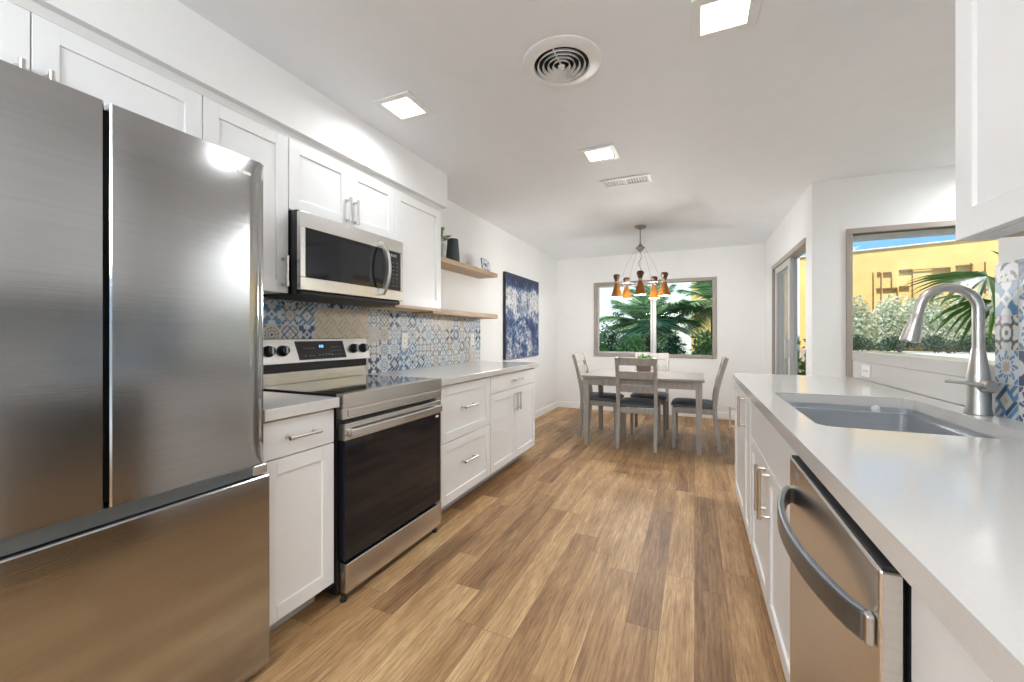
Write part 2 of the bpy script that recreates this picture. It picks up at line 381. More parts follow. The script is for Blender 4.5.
struct('wall_right', MB().box(XP, XP + 0.12, YP + 0.12, DY0, 0, CEIL).box(XP, XP + 0.12, DY1, YF, 0, CEIL).box(XP, XP + 0.12, DY0, DY1, DZ, CEIL), M['wall'])
NX0, NX1, NZ0, NZ1 = 1.094, 2.40, 0.20, 2.022
struct('wall_nook_far', holed_y(XP, 2.75, YP, YP + 0.12, NX0, NX1, NZ0, NZ1), M['wall'])
struct('wall_nook_right', MB().box(2.63, 2.75, -3.0, YP, 0, CEIL), M['wall'])
struct('wall_kitchen_right', MB().box(0.933, 1.05, -3.0, 1.924, 0, CEIL), M['wall'])
struct('wall_low_divider', MB().box(0.952, 1.06, 1.925, 3.30, 0, 1.02), M['wall'])
BX0, BX1, BZ0, BZ1 = -1.9, 0.85, 0.08, 2.3
struct('wall_back', holed_y(XW, 2.75, -3.12, -3.0, BX0, BX1, BZ0, BZ1), M['wall'])

# baseboards
def bb(name, x0, x1, y0, y1): struct(name, MB().box(x0, x1, y0, y1, 0, 0.095), M['trim'], bevel=0.004)
bb('baseboard_left', XW, XW + 0.014, 3.80, YF)
bb('baseboard_far', XW + 0.014, XP - 0.014, YF - 0.014, YF)
bb('baseboard_right', XP - 0.014, XP, YP, DY0 - 0.03)
bb('baseboard_nook', XP, NX1 + 0.2, YP - 0.014, YP)

# soffit over the wall cabinets
SOF_X, SOF_Z, SOF_Y = -1.752, 2.17, 2.70
struct('wall_soffit', MB().box(XW, SOF_X, -3.0, SOF_Y, SOF_Z, CEIL), M['wall'])
struct('trim_1', MB().box(XW, -1.785, 0.0, 2.66, 2.137, SOF_Z), M['cabbox'])

# ------------------------------------------------------------------ windows and patio door
def window_y(name, x0, x1, z0, z1, y, fw, mull=None, glass='glass', depth=0.09, sash=None):
    root = bpy.data.objects.new(name, None); COL.objects.link(root); root.location = (x0, y, z0); WLOC[root] = (x0, y, z0); root['kind'] = 'structure'
    fr = MB().box(x0, x0 + fw, y, y + depth, z0, z1).box(x1 - fw, x1, y, y + depth, z0, z1).box(x0 + fw, x1 - fw, y, y + depth, z0, z0 + fw).box(x0 + fw, x1 - fw, y, y + depth, z1 - fw, z1)
    fr.build('window_frame', M['frame'], root, bevel=0.004)
    if mull is not None:
        MB().box(mull - 0.027, mull + 0.027, y + 0.02, y + 0.07, z0 + fw, z1 - fw).build('mullion', M['frame_l'], root, bevel=0.003)
    if sash:
        a, b = sash
        s = 0.028
        MB().box(a, a + s, y + 0.03, y + 0.06, z0 + fw, z1 - fw).box(b - s, b, y + 0.03, y + 0.06, z0 + fw, z1 - fw).box(a + s, b - s, y + 0.03, y + 0.06, z0 + fw, z0 + fw + s).box(a + s, b - s, y + 0.03, y + 0.06, z1 - fw - s, z1 - fw).build('sash', M['frame_l'], root, bevel=0.002)
    ps = [(x0 + fw, x1 - fw)] if mull is None else [(x0 + fw, mull - 0.02), (mull + 0.02, x1 - fw)]
    for a, b in ps:
        MB().box(a, b, y + 0.043, y + 0.047, z0 + fw, z1 - fw).build('window_pane', M[glass], root)
    return root
wf = window_y('window_1', WX0, WX1, WZ0, WZ1, YF - 0.02, 0.05, mull=-0.55, glass='glass_teal', sash=(WX0 + 0.052, -0.58))
wn_ = window_y('window_2', NX0, NX1, NZ0, NZ1, YP - 0.012, 0.042)
wb_ = window_y('window_fill', BX0, BX1, BZ0, BZ1, -3.06, 0.05, mull=-0.55)  # unseen glazing added behind the camera to let soft daylight in
# roller shade rolled up under the head of the nook window
rs = thing('roller_shade', (1.75, YP + 0.06, 1.95), 'grey roller shade rolled up under the head of the window past the sink', 'shade')
MB().box(NX0 + 0.045, NX1 - 0.045, YP + 0.045, YP + 0.075, 1.93, 1.978).build('cassette', M['shade'], rs, bevel=0.006)

# sliding patio door in the far right wall (plane X = XP)
dr = bpy.data.objects.new('door_1', None); COL.objects.link(dr); dr.location = (XP, DY0, 0); WLOC[dr] = (XP, DY0, 0); dr['kind'] = 'structure'
fx0, fx1 = XP - 0.012, XP + 0.10
MB().box(XP + 0.085, fx1, DY0, DY0 + 0.02, 0, DZ - 0.05).box(fx0, fx1, DY1 - 0.05, DY1, 0, DZ).box(fx0, fx1, DY0, DY1 - 0.05, DZ - 0.05, DZ).box(fx0, fx1, DY0 + 0.02, DY1 - 0.05, 0, 0.03).build('door_frame', M['frame'], dr, bevel=0.003)
def leafpanel(x, a, b, m):
    p = MB().box(x, x + 0.035, a, a + 0.06, 0.03, DZ - 0.05).box(x, x + 0.035, b - 0.06, b, 0.03, DZ - 0.05).box(x, x + 0.035, a + 0.06, b - 0.06, 0.03, 0.12).box(x, x + 0.035, a + 0.06, b - 0.06, DZ - 0.12, DZ - 0.05).build('sliding_panel', m, dr, bevel=0.003)
    MB().box(x + 0.015, x + 0.019, a + 0.06, b - 0.06, 0.12, DZ - 0.12).build('door_glass', M['glass'], p)
    return p
leafpanel(XP + 0.052, 5.00, DY1 - 0.05, M['frame_l'])
p_ = leafpanel(XP + 0.006, 4.94, 5.75, M['frame_l'])
MB().box(XP - 0.03, XP + 0.006, 4.955, 4.98, 0.95, 1.15).build('door_handle', M['frame_l'], p_, bevel=0.004)

# ------------------------------------------------------------------ cabinet helpers (faces look along +X or -X)
def shaker(mb, xf, sg, y0, y1, z0, z1, st=0.058, t=0.02, rec=0.009):
    # xf is the outer face; sg=+1 faces +X
    b = xf - sg * t; r = xf - sg * rec
    mb.box(b, xf, y0, y0 + st, z0, z1); mb.box(b, xf, y1 - st, y1, z0, z1)
    mb.box(b, xf, y0 + st, y1 - st, z0, z0 + st); mb.box(b, xf, y0 + st, y1 - st, z1 - st, z1)
    mb.box(b, r, y0 + st, y1 - st, z0 + st, z1 - st)
    return mb
def door(parent, xf, sg, y0, y1, z0, z1, name='door', flat=False, st=0.058):
    mb = MB()
    if flat: mb.box(xf - sg * 0.02, xf, y0, y1, z0, z1)
    else: shaker(mb, xf, sg, y0, y1, z0, z1, st)
    return mb.build(name, M['cab'], parent, bevel=0.0012, seg=1)
def pull_v(parent, xf, sg, y, z0, z1, m='nickel', out=0.034):
    mb = MB(); x = xf + sg * out
    mb.tube([(x, y, z0 - 0.012), (x, y, z1 + 0.012)], 0.0066, 12)
    for z in (z0, z1):
        mb.tube([(xf, y, z), (xf + sg * 0.008, y, z), (x, y, z)], [0.0085, 0.006, 0.0058], 12)
        mb.tube([(x, y, z - 0.012), (x, y, z + 0.012)], 0.0082, 12)
    return mb.build('handle', M[m], parent)
def pull_h(parent, xf, sg, y0, y1, z, m='nickel', out=0.034):
    mb = MB(); x = xf + sg * out
    mb.tube([(x, y0 - 0.012, z), (x, y1 + 0.012, z)], 0.0066, 12)
    for y in (y0, y1):
        mb.tube([(xf, y, z), (xf + sg * 0.008, y, z), (x, y, z)], [0.0085, 0.006, 0.0058], 12)
        mb.tube([(x, y - 0.012, z), (x, y + 0.012, z)], 0.0082, 12)
    return mb.build('handle', M[m], parent)
G = 0.0016

# ---------------- refrigerator
fx, fy0, fy1, ftop = -1.37, 0.065, 0.972, 1.78
fr = thing('refrigerator', (-1.72, 0.52, 0), 'large dark stainless french door refrigerator standing at the left end of the cabinets', 'refrigerator')
MB().box(-2.06, -1.455, fy0 + 0.004, fy1 - 0.008, 0.02, ftop - 0.02).build('body', M['steel_side'], fr, bevel=0.004)
def fdoor(y0, y1, curve_right):
    nz = 44; z0, z1 = 0.742, ftop; mb = MB(); rows = []
    for i in range(nz + 1):
        z = z0 + (z1 - z0) * i / nz
        e = min((z - z0) / 0.09, (z1 - z) / 0.09, 1.0); e = max(e, 0); e = math.sin(e * math.pi / 2) ** 0.8
        wv = 0.050 * e; dv = 0.030 * e
        prof = []
        if curve_right:
            prof += [(-1.45, y0), (fx - 0.004, y0), (fx, y0 + 0.004)]
            prof += [(fx, y1 - 0.12), (fx - 0.0006, y1 - 0.07)]
            for k in range(7):
                a = k / 6
                prof.append((fx - 0.001 - (dv * 0.25 + 0.002) * (a ** 1.6), y1 - 0.030 - wv * (1 - a)))
            prof += [(fx - 0.012 - dv * 0.6, y1 - 0.012), (fx - 0.034, y1 + 0.001), (-1.45, y1)]
        else:
            prof += [(-1.45, y0)]
            for k in range(7):
                a = k / 6
                prof.append((fx - 0.006 - dv * ((1 - a) ** 1.9), y0 + 0.006 + wv * a))
            prof += [(fx, y0 + 0.07), (fx, y0 + 0.12), (fx, y1 - 0.01), (fx, y1 - 0.004), (fx - 0.004, y1), (-1.45, y1)]
        rows.append([(x, y, z) for x, y in prof])
    n = len(rows[0]); vs = [p for r_ in rows for p in r_]; fs = []
    for i in range(nz):
        for k in range(n):
            a = i * n + k; b = i * n + (k + 1) % n; fs.append((a, b, b + n, a + n))
    fs.append(tuple(reversed(range(n)))); fs.append(tuple(range(nz * n, nz * n + n)))
    mb.add(vs, fs, True)
    return mb.build('door', M['steel'], fr, sharp=35)
fdoor(fy0, 0.530, False)
d2 = fdoor(0.541, fy1, True)
MB().tube([(fx, 0.868, 1.726), (fx + 0.002, 0.868, 1.726)], 0.006, 12).box(fx, fx + 0.001, 0.877, 0.905, 1.721, 1.731).build('badge', M['nickel'], d2)
MB().box(-1.45, fx + 0.0, fy0, fy1 + 0.003, 0.028, 0.697).build('freezer_drawer', M['steel'], fr, bevel=0.006)
MB().box(-1.46, fx - 0.012, fy0 + 0.004, fy1 - 0.012, 0.699, 0.738).build('recessed_grip', M['steel_dark'], fr, bevel=0.003)
MB().box(-1.45, fx - 0.004, fy1 - 0.055, fy1 - 0.004, 0.701, 0.736).build('grip_end_cap', M['steel_light'], fr, bevel=0.004)
MB().box(-1.452, -1.40, fy0 + 0.01, fy1 - 0.012, 0.008, 0.026).build('kick_grille', M['matblack'], fr)
MB().box(-1.452, -1.40, 0.5, 0.56, 0.75, ftop - 0.01).build('center_mullion', M['matblack'], fr)
for yy in (0.12, 0.90):
    MB().lathe([(0.02, 0), (0.02, 0.02)], (-1.5, yy, 0), 12).build('foot', M['matblack'], fr)

# ---------------- wall cabinets, left
UX = -1.775; UB, UT = 1.385, 2.135
def upper(y0, y1, zb, splits, label, name='wall_cabinet', handles=(), x_back=XW + 0.001):
    t = thing(name, (-1.92, (y0 + y1) / 2, zb), label, 'cabinet', 'white shaker wall cabinets on the left')
    MB().box(x_back, UX - 0.021, y0 + 0.0008, y1 - 0.0008, zb + 0.002, UT).build('body', [M['cabbox']], t)
    ys = [y0] + list(splits) + [y1]
    for i in range(len(ys) - 1):
        d = door(t, UX, 1, ys[i] + G, ys[i + 1] - G, zb, UT - 0.004)
        for (k, y, z0, z1) in handles:
            if k == i: pull_v(d, UX, 1, y, z0, z1)
    return t
upper(0.063, 0.981, 1.80, [0.523], 'wide white two door wall cabinet right above the refrigerator', handles=[(0, 0.496, 1.845, 1.955), (1, 0.555, 1.845, 1.955)])
upper(0.983, 1.356, UB, [], 'narrow tall white wall cabinet between refrigerator and microwave', handles=[(0, 1.325, 1.425, 1.545)])
upper(1.358, 2.118, 1.79, [1.739], 'short white two door wall cabinet directly above the microwave', handles=[(0, 1.712, 1.825, 1.935), (1, 1.767, 1.825, 1.935)])
t_ = upper(2.120, 2.647, UB, [], 'tall white wall cabinet right of the microwave, next to the oak shelves')
MB().box(XW + 0.002, UX - 0.001, 2.125, 2.647, UB - 0.018, UB - 0.0005).build('underside_panel', M['under'], t_)

# ---------------- microwave
mx, my0, my1 = -1.70, 1.361, 2.105
mw = thing('microwave', (-1.88, 1.74, 1.37), 'stainless over-the-range microwave with black glass door hung above the stove', 'microwave')
MB().box(XW + 0.01, mx - 0.028, my0 + 0.002, my1 - 0.002, 1.380, 1.784).build('body', M['black'], mw, bevel=0.003)
face = MB()
face.box(mx - 0.026, mx, my0, my1, 1.700, 1.775); face.box(mx - 0.026, mx, my0, my1, 1.400, 1.462)
face.box(mx - 0.026, mx, my0, my0 + 0.028, 1.462, 1.700); face.box(mx - 0.026, mx, my1 - 0.02, my1, 1.462, 1.700)
face.build('front_frame', M['steel_light'], mw, bevel=0.003)
MB().box(mx - 0.026, mx - 0.004, my0 + 0.028, 1.925, 1.462, 1.700).build('door_window', M['blackglass'], mw)
cp = MB().box(mx - 0.026, mx - 0.003, 1.927, my1 - 0.02, 1.462, 1.700).build('control_panel', M['black'], mw)
kb = MB()
for r_ in range(7):
    for c_ in range(3):
        kb.box(mx - 0.003, mx - 0.0022, 1.975 + c_ * 0.034, 1.990 + c_ * 0.034, 1.485 + r_ * 0.024, 1.491 + r_ * 0.024)
kb.build('keypad_print', M['print'], cp)
dg = MB()
for k in range(4): dg.box(mx - 0.003, mx - 0.0022, 1.978 + k * 0.018, 1.990 + k * 0.018, 1.668, 1.684)
dg.build('display', M['knob_face'], cp)
hp = [(mx - 0.002, 1.900, 1.435)] + [(mx + 0.062 * math.sin(math.pi * (0.12 + 0.76 * k / 14)), 1.900, 1.435 + 0.29 * k / 14) for k in range(15)] + [(mx - 0.002, 1.900, 1.725)]
MB().rbar(hp, 0.030, 0.018, up=(0, 1, 0)).build('handle', M['nickel'], mw, bevel=0.004)
MB().box(XW + 0.02, mx - 0.012, my0 + 0.01, my1 - 0.01, 1.376, 1.398).build('vent_underside', M['matblack'], mw, bevel=0.008)

# ---------------- range
rx, ry0, ry1 = -1.40, 1.333, 2.095
rg = thing('range', (-1.72, 1.714, 0), 'freestanding stainless electric range with black glass oven door', 'stove')
MB().box(-2.045, rx - 0.045, ry0 + 0.004, ry1 - 0.002, 0.03, 0.898).build('body', M['black'], rg, bevel=0.003)
MB().box(-1.98, rx - 0.03, ry0 + 0.006, ry1 - 0.006, 0.899, 0.922).build('glass_cooktop', M['blackglass'], rg, bevel=0.002)
fz = MB().box(rx - 0.042, rx, ry0, ry1, 0.862, 0.925); fz.box(rx - 0.042, rx - 0.004, ry0, ry1, 0.812, 0.862); fz.box(rx - 0.004, rx, ry0 + 0.03, ry1 - 0.03, 0.822, 0.853)
fz.build('front_fascia', M['steel_light'], rg, bevel=0.003)
od = MB().box(rx - 0.045, rx - 0.006, ry0 + 0.014, ry1 - 0.003, 0.185, 0.714).build('oven_door', M['blackglass'], rg, bevel=0.004)
MB().box(rx - 0.045, rx - 0.004, ry0 + 0.012, ry1 - 0.003, 0.716, 0.792).build('door_cap', M['steel_light'], od, bevel=0.003)
hm = MB(); hy0, hy1 = ry0 + 0.022, ry1 - 0.03
hm.rbar([(rx + 0.020, hy0, 0.750), (rx + 0.026, (hy0 + hy1) / 2, 0.750), (rx + 0.020, hy1, 0.750)], 0.014, 0.036)
for yy in (hy0 + 0.02, hy1 - 0.02): hm.box(rx - 0.004, rx + 0.018, yy - 0.015, yy + 0.015, 0.738, 0.766)
hm.build('handle', M['steel_light'], od, bevel=0.004)
MB().box(rx - 0.006, rx - 0.005, 2.05, 2.07, 0.693, 0.706).tube([(rx - 0.006, 2.045, 0.70), (rx - 0.0048, 2.045, 0.70)], 0.007, 12).build('badge', M['plastic'], od)
MB().box(rx - 0.045, rx, ry0 + 0.018, ry1 - 0.002, 0.042, 0.172).build('storage_drawer', M['steel_light'], rg, bevel=0.005)
for yy in (ry0 + 0.03, ry1 - 0.03):
    for xx in (rx - 0.03, -1.98):
        MB().lathe([(0.016, 0), (0.016, 0.008), (0.010, 0.010), (0.010, 0.04)], (xx, yy, 0), 12).build('foot', M['matblack'], rg)
# backguard
bgd = MB()
bgd.box(-2.045, -1.995, ry0 + 0.004, ry1 - 0.002, 0.90, 0.985)
bgd.build('rear_riser', M['steel_light'], rg, bevel=0.002)
MB().box(-2.045, -1.99, ry0 + 0.004, ry1 - 0.002, 0.986, 1.032).build('rear_vent', M['black'], rg, bevel=0.004)
panel = MB().hexa([(-2.045, ry0 + 0.002, 1.032), (-1.958, ry0 + 0.002, 1.032), (-1.958, ry1, 1.032), (-2.045, ry1, 1.032)],
                  [(-2.045, ry0 + 0.002, 1.165), (-1.992, ry0 + 0.002, 1.165), (-1.992, ry1, 1.165), (-2.045, ry1, 1.165)])
pn = panel.build('control_panel', M['steel_light'], rg, bevel=0.004)
def onp(z): return -1.958 - (z - 1.032) / 0.133 * 0.034
za, zb = 1.048, 1.150
MB().hexa([(onp(za) - .01, 1.566, za), (onp(za) + 0.0015, 1.566, za), (onp(za) + 0.0015, 1.895, za), (onp(za) - .01, 1.895, za)],
          [(onp(zb) - .01, 1.552, zb), (onp(zb) + 0.0015, 1.552, zb), (onp(zb) + 0.0015, 1.885, zb), (onp(zb) - .01, 1.885, zb)]).build('display', M['black'], pn)
dg = MB()
def mark(mb, y, z, wd, ht): mb.add([(onp(z) + 0.003, y, z), (onp(z) + 0.003, y + wd, z), (onp(z + ht) + 0.003, y + wd, z + ht), (onp(z + ht) + 0.003, y, z + ht)], [(0, 1, 2, 3)])
for k in range(3): mark(dg, 1.705 + k * 0.011, 1.112, 0.007, 0.016)
dg.build('digits', M['digit'], pn)
dg = MB()
for k in range(4): mark(dg, 1.60 + k * 0.020, 1.108, 0.010, 0.005)
for k in range(3): mark(dg, 1.60 + k * 0.026, 1.066, 0.014, 0.005)
dg.build('panel_print', M['print'], pn); dg = MB()
for k in range(5): mark(dg, 1.695 + k * 0.022, 1.068, 0.009, 0.007)
dg.build('panel_print', M['print'], pn); dg = MB()
for k in range(4):
    for j in range(3): mark(dg, 1.79 + k * 0.020, 1.068 + j * 0.022, 0.007, 0.005)
dg.build('panel_print', M['print'], pn)
nrm = Vector((0.133, 0, 0.034)).normalized()
for yy in (1.395, 1.475, 1.962, 2.045):
    c0 = Vector((onp(1.10), yy, 1.10))
    k_ = MB().lathe([(0.0, 0.0), (0.030, 0.0), (0.030, 0.006), (0.026, 0.010), (0.023, 0.028), (0.020, 0.032), (0, 0.032)], c0, 20, axis=nrm).build('knob', M['knob'], pn)
    b0 = c0 + nrm * 0.032
    MB().rbar([b0 + Vector((0, 0, -0.018)), b0 + Vector((0, 0, 0.02))], 0.010, 0.012, up=nrm).build('knob_grip', M['knob_face'], k_)
# burner rings on the cooktop glass
for (bx, by, r0) in ((-1.57, 1.53, 0.11), (-1.57, 1.90, 0.09), (-1.82, 1.53, 0.085), (-1.82, 1.90, 0.10)):
    MB().lathe([(r0 - 0.0015, 0), (r0, 0), (r0, 0.0003), (r0 - 0.0015, 0.0003)], (bx, by, 0.9222), 40, closed=True).build('burner_ring', M['print'], rg)

# ---------------- base cabinets, left
BXF = -1.43
def kick(t, y0, y1, xk=-1.548): MB().box(XW + 0.002, xk, y0, y1, 0, 0.106).build('toe_kick', M['kick'], t)
def base(y0, y1, label, name='base_cabinet'):
    t = thing(name, (-1.75, (y0 + y1) / 2, 0), label, 'cabinet', 'white shaker base cabinets on the left')
    MB().box(XW + 0.001, BXF - 0.021, y0 + 0.0008, y1 - 0.0008, 0.107, 0.871).build('body', M['cabbox'], t)
    kick(t, y0 + 0.001, y1 - 0.001); return t
b1 = base(0.985, 1.312, 'narrow white base cabinet between refrigerator and range')
d = door(b1, BXF, 1, 0.987, 1.310, 0.722, 0.862, 'drawer', flat=True); pull_h(d, BXF, 1, 1.085, 1.205, 0.793)
d = door(b1, BXF, 1, 0.987, 1.310, 0.110, 0.717)
b2 = base(2.112, 2.802, 'white base cabinet with two deep drawers right of the range', 'drawer_cabinet')
d = door(b2, BXF, 1, 2.135, 2.798, 0.505, 0.862, 'drawer'); pull_h(d, BXF, 1, 2.385, 2.53, 0.70)
d = door(b2, BXF, 1, 2.135, 2.798, 0.112, 0.500, 'drawer'); pull_h(d, BXF, 1, 2.385, 2.53, 0.335)
b3 = base(2.803, 3.762, 'white base cabinet with one drawer over two doors at the far end')
d = door(b3, BXF, 1, 2.812, 3.758, 0.728, 0.862, 'drawer', flat=True); pull_h(d, BXF, 1, 3.215, 3.36, 0.80)
ym = 3.29
d = door(b3, BXF, 1, 2.812, ym - G, 0.112, 0.722); pull_v(d, BXF, 1, ym - 0.035, 0.545, 0.675)
d = door(b3, BXF, 1, ym + G, 3.758, 0.112, 0.722); pull_v(d, BXF, 1, ym + 0.035, 0.545, 0.675)
# counters
CXF = -1.402
tag(MB().box(XW + 0.001, CXF, 0.978, 1.316, 0.873, 0.915).build('countertop', M['quartz'], bevel=0.003), 'short pale quartz countertop piece between refrigerator and range', 'countertop')
tag(MB().box(XW + 0.001, CXF, 2.101, 3.79, 0.873, 0.915).build('countertop', M['quartz'], bevel=0.003), 'long pale quartz countertop on the left run beneath the oak shelves', 'countertop')

# ---------------- patterned tile
WHT, NVY, SKY_, BEI, BRN, GRY, PNK, LBL = (0.70, 0.72, 0.73), (0.025, 0.065, 0.14), (0.085, 0.24, 0.42), (0.56, 0.44, 0.30), (0.12, 0.095, 0.075), (0.22, 0.24, 0.26), (0.55, 0.42, 0.38), (0.28, 0.45, 0.62)
def hyp(a, b): return math.hypot(a, b)
def t_star(x, y, c):
    d = min(hyp(abs(x) - 1, abs(y)), hyp(abs(x), abs(y) - 1))
    if abs(x) + abs(y) < 0.20: return c[0]
    if abs(x) + abs(y) < 0.34: return c[1]
    dd = hyp(abs(x) - 1.0, abs(y) - 1.0)
    if dd > 0.98: return c[1]
    if dd > 0.36 and dd < 0.95: return c[0] if min(abs(x), abs(y)) > 0.10 * 1 and hyp(abs(x) - 1.05, abs(y) - 1.05) < 0.88 and abs(abs(x) - abs(y)) < 0.62 else c[1]
    return c[0] if dd < 0.2 else c[0]
def t_star2(x, y, c):   # dark corners swept to points, white four-point star, diamond at centre
    ax, ay = abs(x), abs(y)
    if ax + ay < 0.24: return c[0]
    if math.sqrt(ax) + math.sqrt(ay) < 1.0: return c[1]
    if hyp(ax - 1, ay) < 0.46 or hyp(ax, ay - 1) < 0.46: return c[1]
    return c[0]
def t_arcs(x, y, c):
    for cx, cy in ((0, 0), (1, 1), (1, -1), (-1, 1), (-1, -1)):
        d = hyp(x - cx, y - cy)
        if 0.42 < d < 0.60: return c[2] if abs(math.sin(4 * math.atan2(y - cy, x - cx))) > 0.45 else c[0]
        if d < 0.16: return c[2]
    if abs(abs(x) - 0.5) + abs(abs(y) - 0.5) < 0.14: return c[0]
    return c[1]
def t_flower(x, y, c):
    r = hyp(x, y); a = math.atan2(y, x)
    if r < 0.30 + 0.10 * math.cos(8 * a): return c[2]
    if r < 0.42 + 0.08 * math.cos(8 * a): return c[1]
    q = 0.80 + 0.20 * math.cos(8 * a)
    if 0.50 < r < q and math.sin(16 * a + 9 * r) > -0.35: return c[0]
    if hyp(abs(x) - 1, abs(y) - 1) < 0.34: return c[0] if hyp(abs(x) - 1, abs(y) - 1) > 0.14 else c[2]
    return c[1]
def t_diam(x, y, c):
    s = abs(x) + abs(y)
    if s < 0.22: return c[2]
    if s < 0.62: return c[1]
    if s < 0.95: return c[0] if (x * y > 0) else c[3]
    return c[1] if math.sin(9 * (x - y)) > 0 else c[0]
def t_rings(x, y, c):
    r = hyp(x, y)
    if r < 0.18: return c[2]
    if r < 0.34: return c[1]
    if r < 0.46: return c[0]
    if r < 0.62: return c[1]
    if r < 0.78 and math.sin(12 * math.atan2(y, x)) > -0.2: return c[0]
    if hyp(abs(x) - 1, abs(y) - 1) < 0.42: return c[2] if hyp(abs(x) - 1, abs(y) - 1) < 0.2 else c[0]
    return c[1]
def t_lattice(x, y, c):
    u = (x + y) * 1.5; v = (x - y) * 1.5
    fu, fv = abs(u - round(u)), abs(v - round(v))
    if min(fu, fv) < 0.13: return c[0]
    if hyp(fu - 0.5, fv - 0.5) < 0.18: return c[2]
    return c[1]
def t_swirl(x, y, c):
    r = hyp(x + 0.2, y + 0.9); a = math.atan2(y + 0.9, x + 0.2)
    if math.sin(5 * a + 7 * r) > 0.35 and r > 0.25 and math.sin(9 * r) > -0.4: return c[0]
    return c[1]
def t_dots(x, y, c):
    u, v = x * 2, y * 2
    fu, fv = abs(u - round(u)), abs(v - round(v))
    d = hyp(fu, fv)
    if d < 0.14: return c[2]
    if 0.26 < d < 0.38: return c[0]
    return c[1]
def t_plain(x, y, c):
    return c[1] if hyp(x, y) > 0.5 or math.sin(6 * math.atan2(y, x)) < 0 else c[3]
FN = [t_star2, t_arcs, t_flower, t_diam, t_rings, t_lattice, t_star2, t_flower, t_rings, t_arcs, t_diam]
PAL = [(SKY_, WHT, NVY, LBL), (NVY, WHT, SKY_, LBL), (NVY, (0.60, 0.64, 0.68), BEI, SKY_), (NVY, WHT, BEI, SKY_), (BRN, WHT, BEI, GRY), (GRY, WHT, SKY_, BEI), (NVY, WHT, PNK, LBL), (SKY_, WHT, BEI, BEI), (BEI, WHT, GRY, PNK), (NVY, (0.62, 0.66, 0.70), SKY_, GRY), (GRY, (0.66, 0.62, 0.54), BRN, BEI), (SKY_, WHT, PNK, GRY)]
def tiles(name, xface, sg, y0, y1, z0, z1, T, n, seed, chooser=None, from_far=False, label=None, cat=None):
    rnd = random.Random(seed); vs = []; fs = []; cols = []
    cnt = int((y1 - y0) / T) + 1; rows = int((z1 - z0) / T) + 1; g = 0.0012
    for i in range(cnt):
        for j in range(rows):
            if from_far: ya = y1 - (i + 1) * T; yb = y1 - i * T
            else: ya = y0 + i * T; yb = ya + T
            za_ = z0 + j * T; zb_ = za_ + T
            fn, pal = (rnd.choice(FN), rnd.choice(PAL)); rep = 1
            if chooser:
                q = chooser(i, j)
                if q: fn, pal = q; rep = 1
            o = len(vs)
            for a in range(n + 1):
                for b in range(n + 1):
                    y = ya + g + (T - 2 * g) * a / n; z = za_ + g + (T - 2 * g) * b / n
                    vs.append((xface, min(max(y, y0), y1), min(z, z1)))
                    u = 2 * a / n - 1; v = 2 * b / n - 1
                    if from_far: u = -u
                    if rep == 2: u = ((u + 1) * 2) % 2 - 1; v = ((v + 1) * 2) % 2 - 1
                    cols.append(fn(u, v, pal))
            for a in range(n):
                for b in range(n):
                    p = [o + a * (n + 1) + b, o + (a + 1) * (n + 1) + b, o + (a + 1) * (n + 1) + b + 1, o + a * (n + 1) + b + 1]
                    if abs(vs[p[0]][1] - vs[p[1]][1]) < 1e-6 or abs(vs[p[0]][2] - vs[p[3]][2]) < 1e-6: continue
                    fs.append(tuple(p) if sg > 0 else tuple(reversed(p)))
    t = thing(name, (xface, (y0 + y1) / 2, z0), label, cat)
    mb = MB().box(xface - sg * 0.008, xface - sg * 0.0006, y0, y1, z0, z1).build('tile_backing', M['grout'], t)
    me = bpy.data.meshes.new('tile_faces'); b = Vector(WLOC[t])
    me.from_pydata([tuple(Vector(p) - b) for p in vs], [], fs)
    ca = me.color_attributes.new('col', 'FLOAT_COLOR', 'POINT')
    flat = []
    for c in cols: flat += [c[0], c[1], c[2], 1.0]
    ca.data.foreach_set('color', flat)
    me.materials.append(M['tile'])
    o = bpy.data.objects.new('tile_faces', me); COL.objects.link(o); o.parent = t
    return t
def left_ch(i, j):
    if j == 3 and i == 4: return (t_star2, (SKY_, WHT, NVY, LBL))
    if 7 <= i <= 10 and j in (2, 3): return (t_diam, (BEI, (0.70, 0.62, 0.48), (0.62, 0.52, 0.40), (0.66, 0.58, 0.46)))
tiles('tile_backsplash', XW + 0.0092, 1, 0.985, 3.80, 0.9155, 1.384, 0.1085, 22, 5, left_ch, label='blue, beige and white patterned tile backsplash behind the range and left countertop', cat='backsplash')
def right_ch(i, j):
    if i == 0: return [(t_diam, (SKY_, (0.62, 0.60, 0.56), BEI, NVY)), (t_flower, (SKY_, WHT, PNK, NVY)), (t_arcs, (BRN, WHT, BRN, BRN)), (t_star2, (SKY_, (0.80, 0.82, 0.82), SKY_, NVY)), (t_swirl, (NVY, WHT, NVY, NVY))][min(j, 4)]
    if i == 1: return [(t_flower, (NVY, WHT, GRY, SKY_)), (t_star2, (NVY, WHT, SKY_, SKY_)), (t_rings, (SKY_, WHT, BEI, GRY)), (t_flower, (SKY_, WHT, BEI, GRY)), (t_diam, (NVY, SKY_, WHT, SKY_))][min(j, 4)]
tiles('tile_backsplash', 0.9245, -1, -0.5, 1.924, 0.9155, 1.42, 0.1105, 32, 9, right_ch, True, label='bold blue and brown patterned tile wall panel at the right beside the faucet', cat='backsplash')

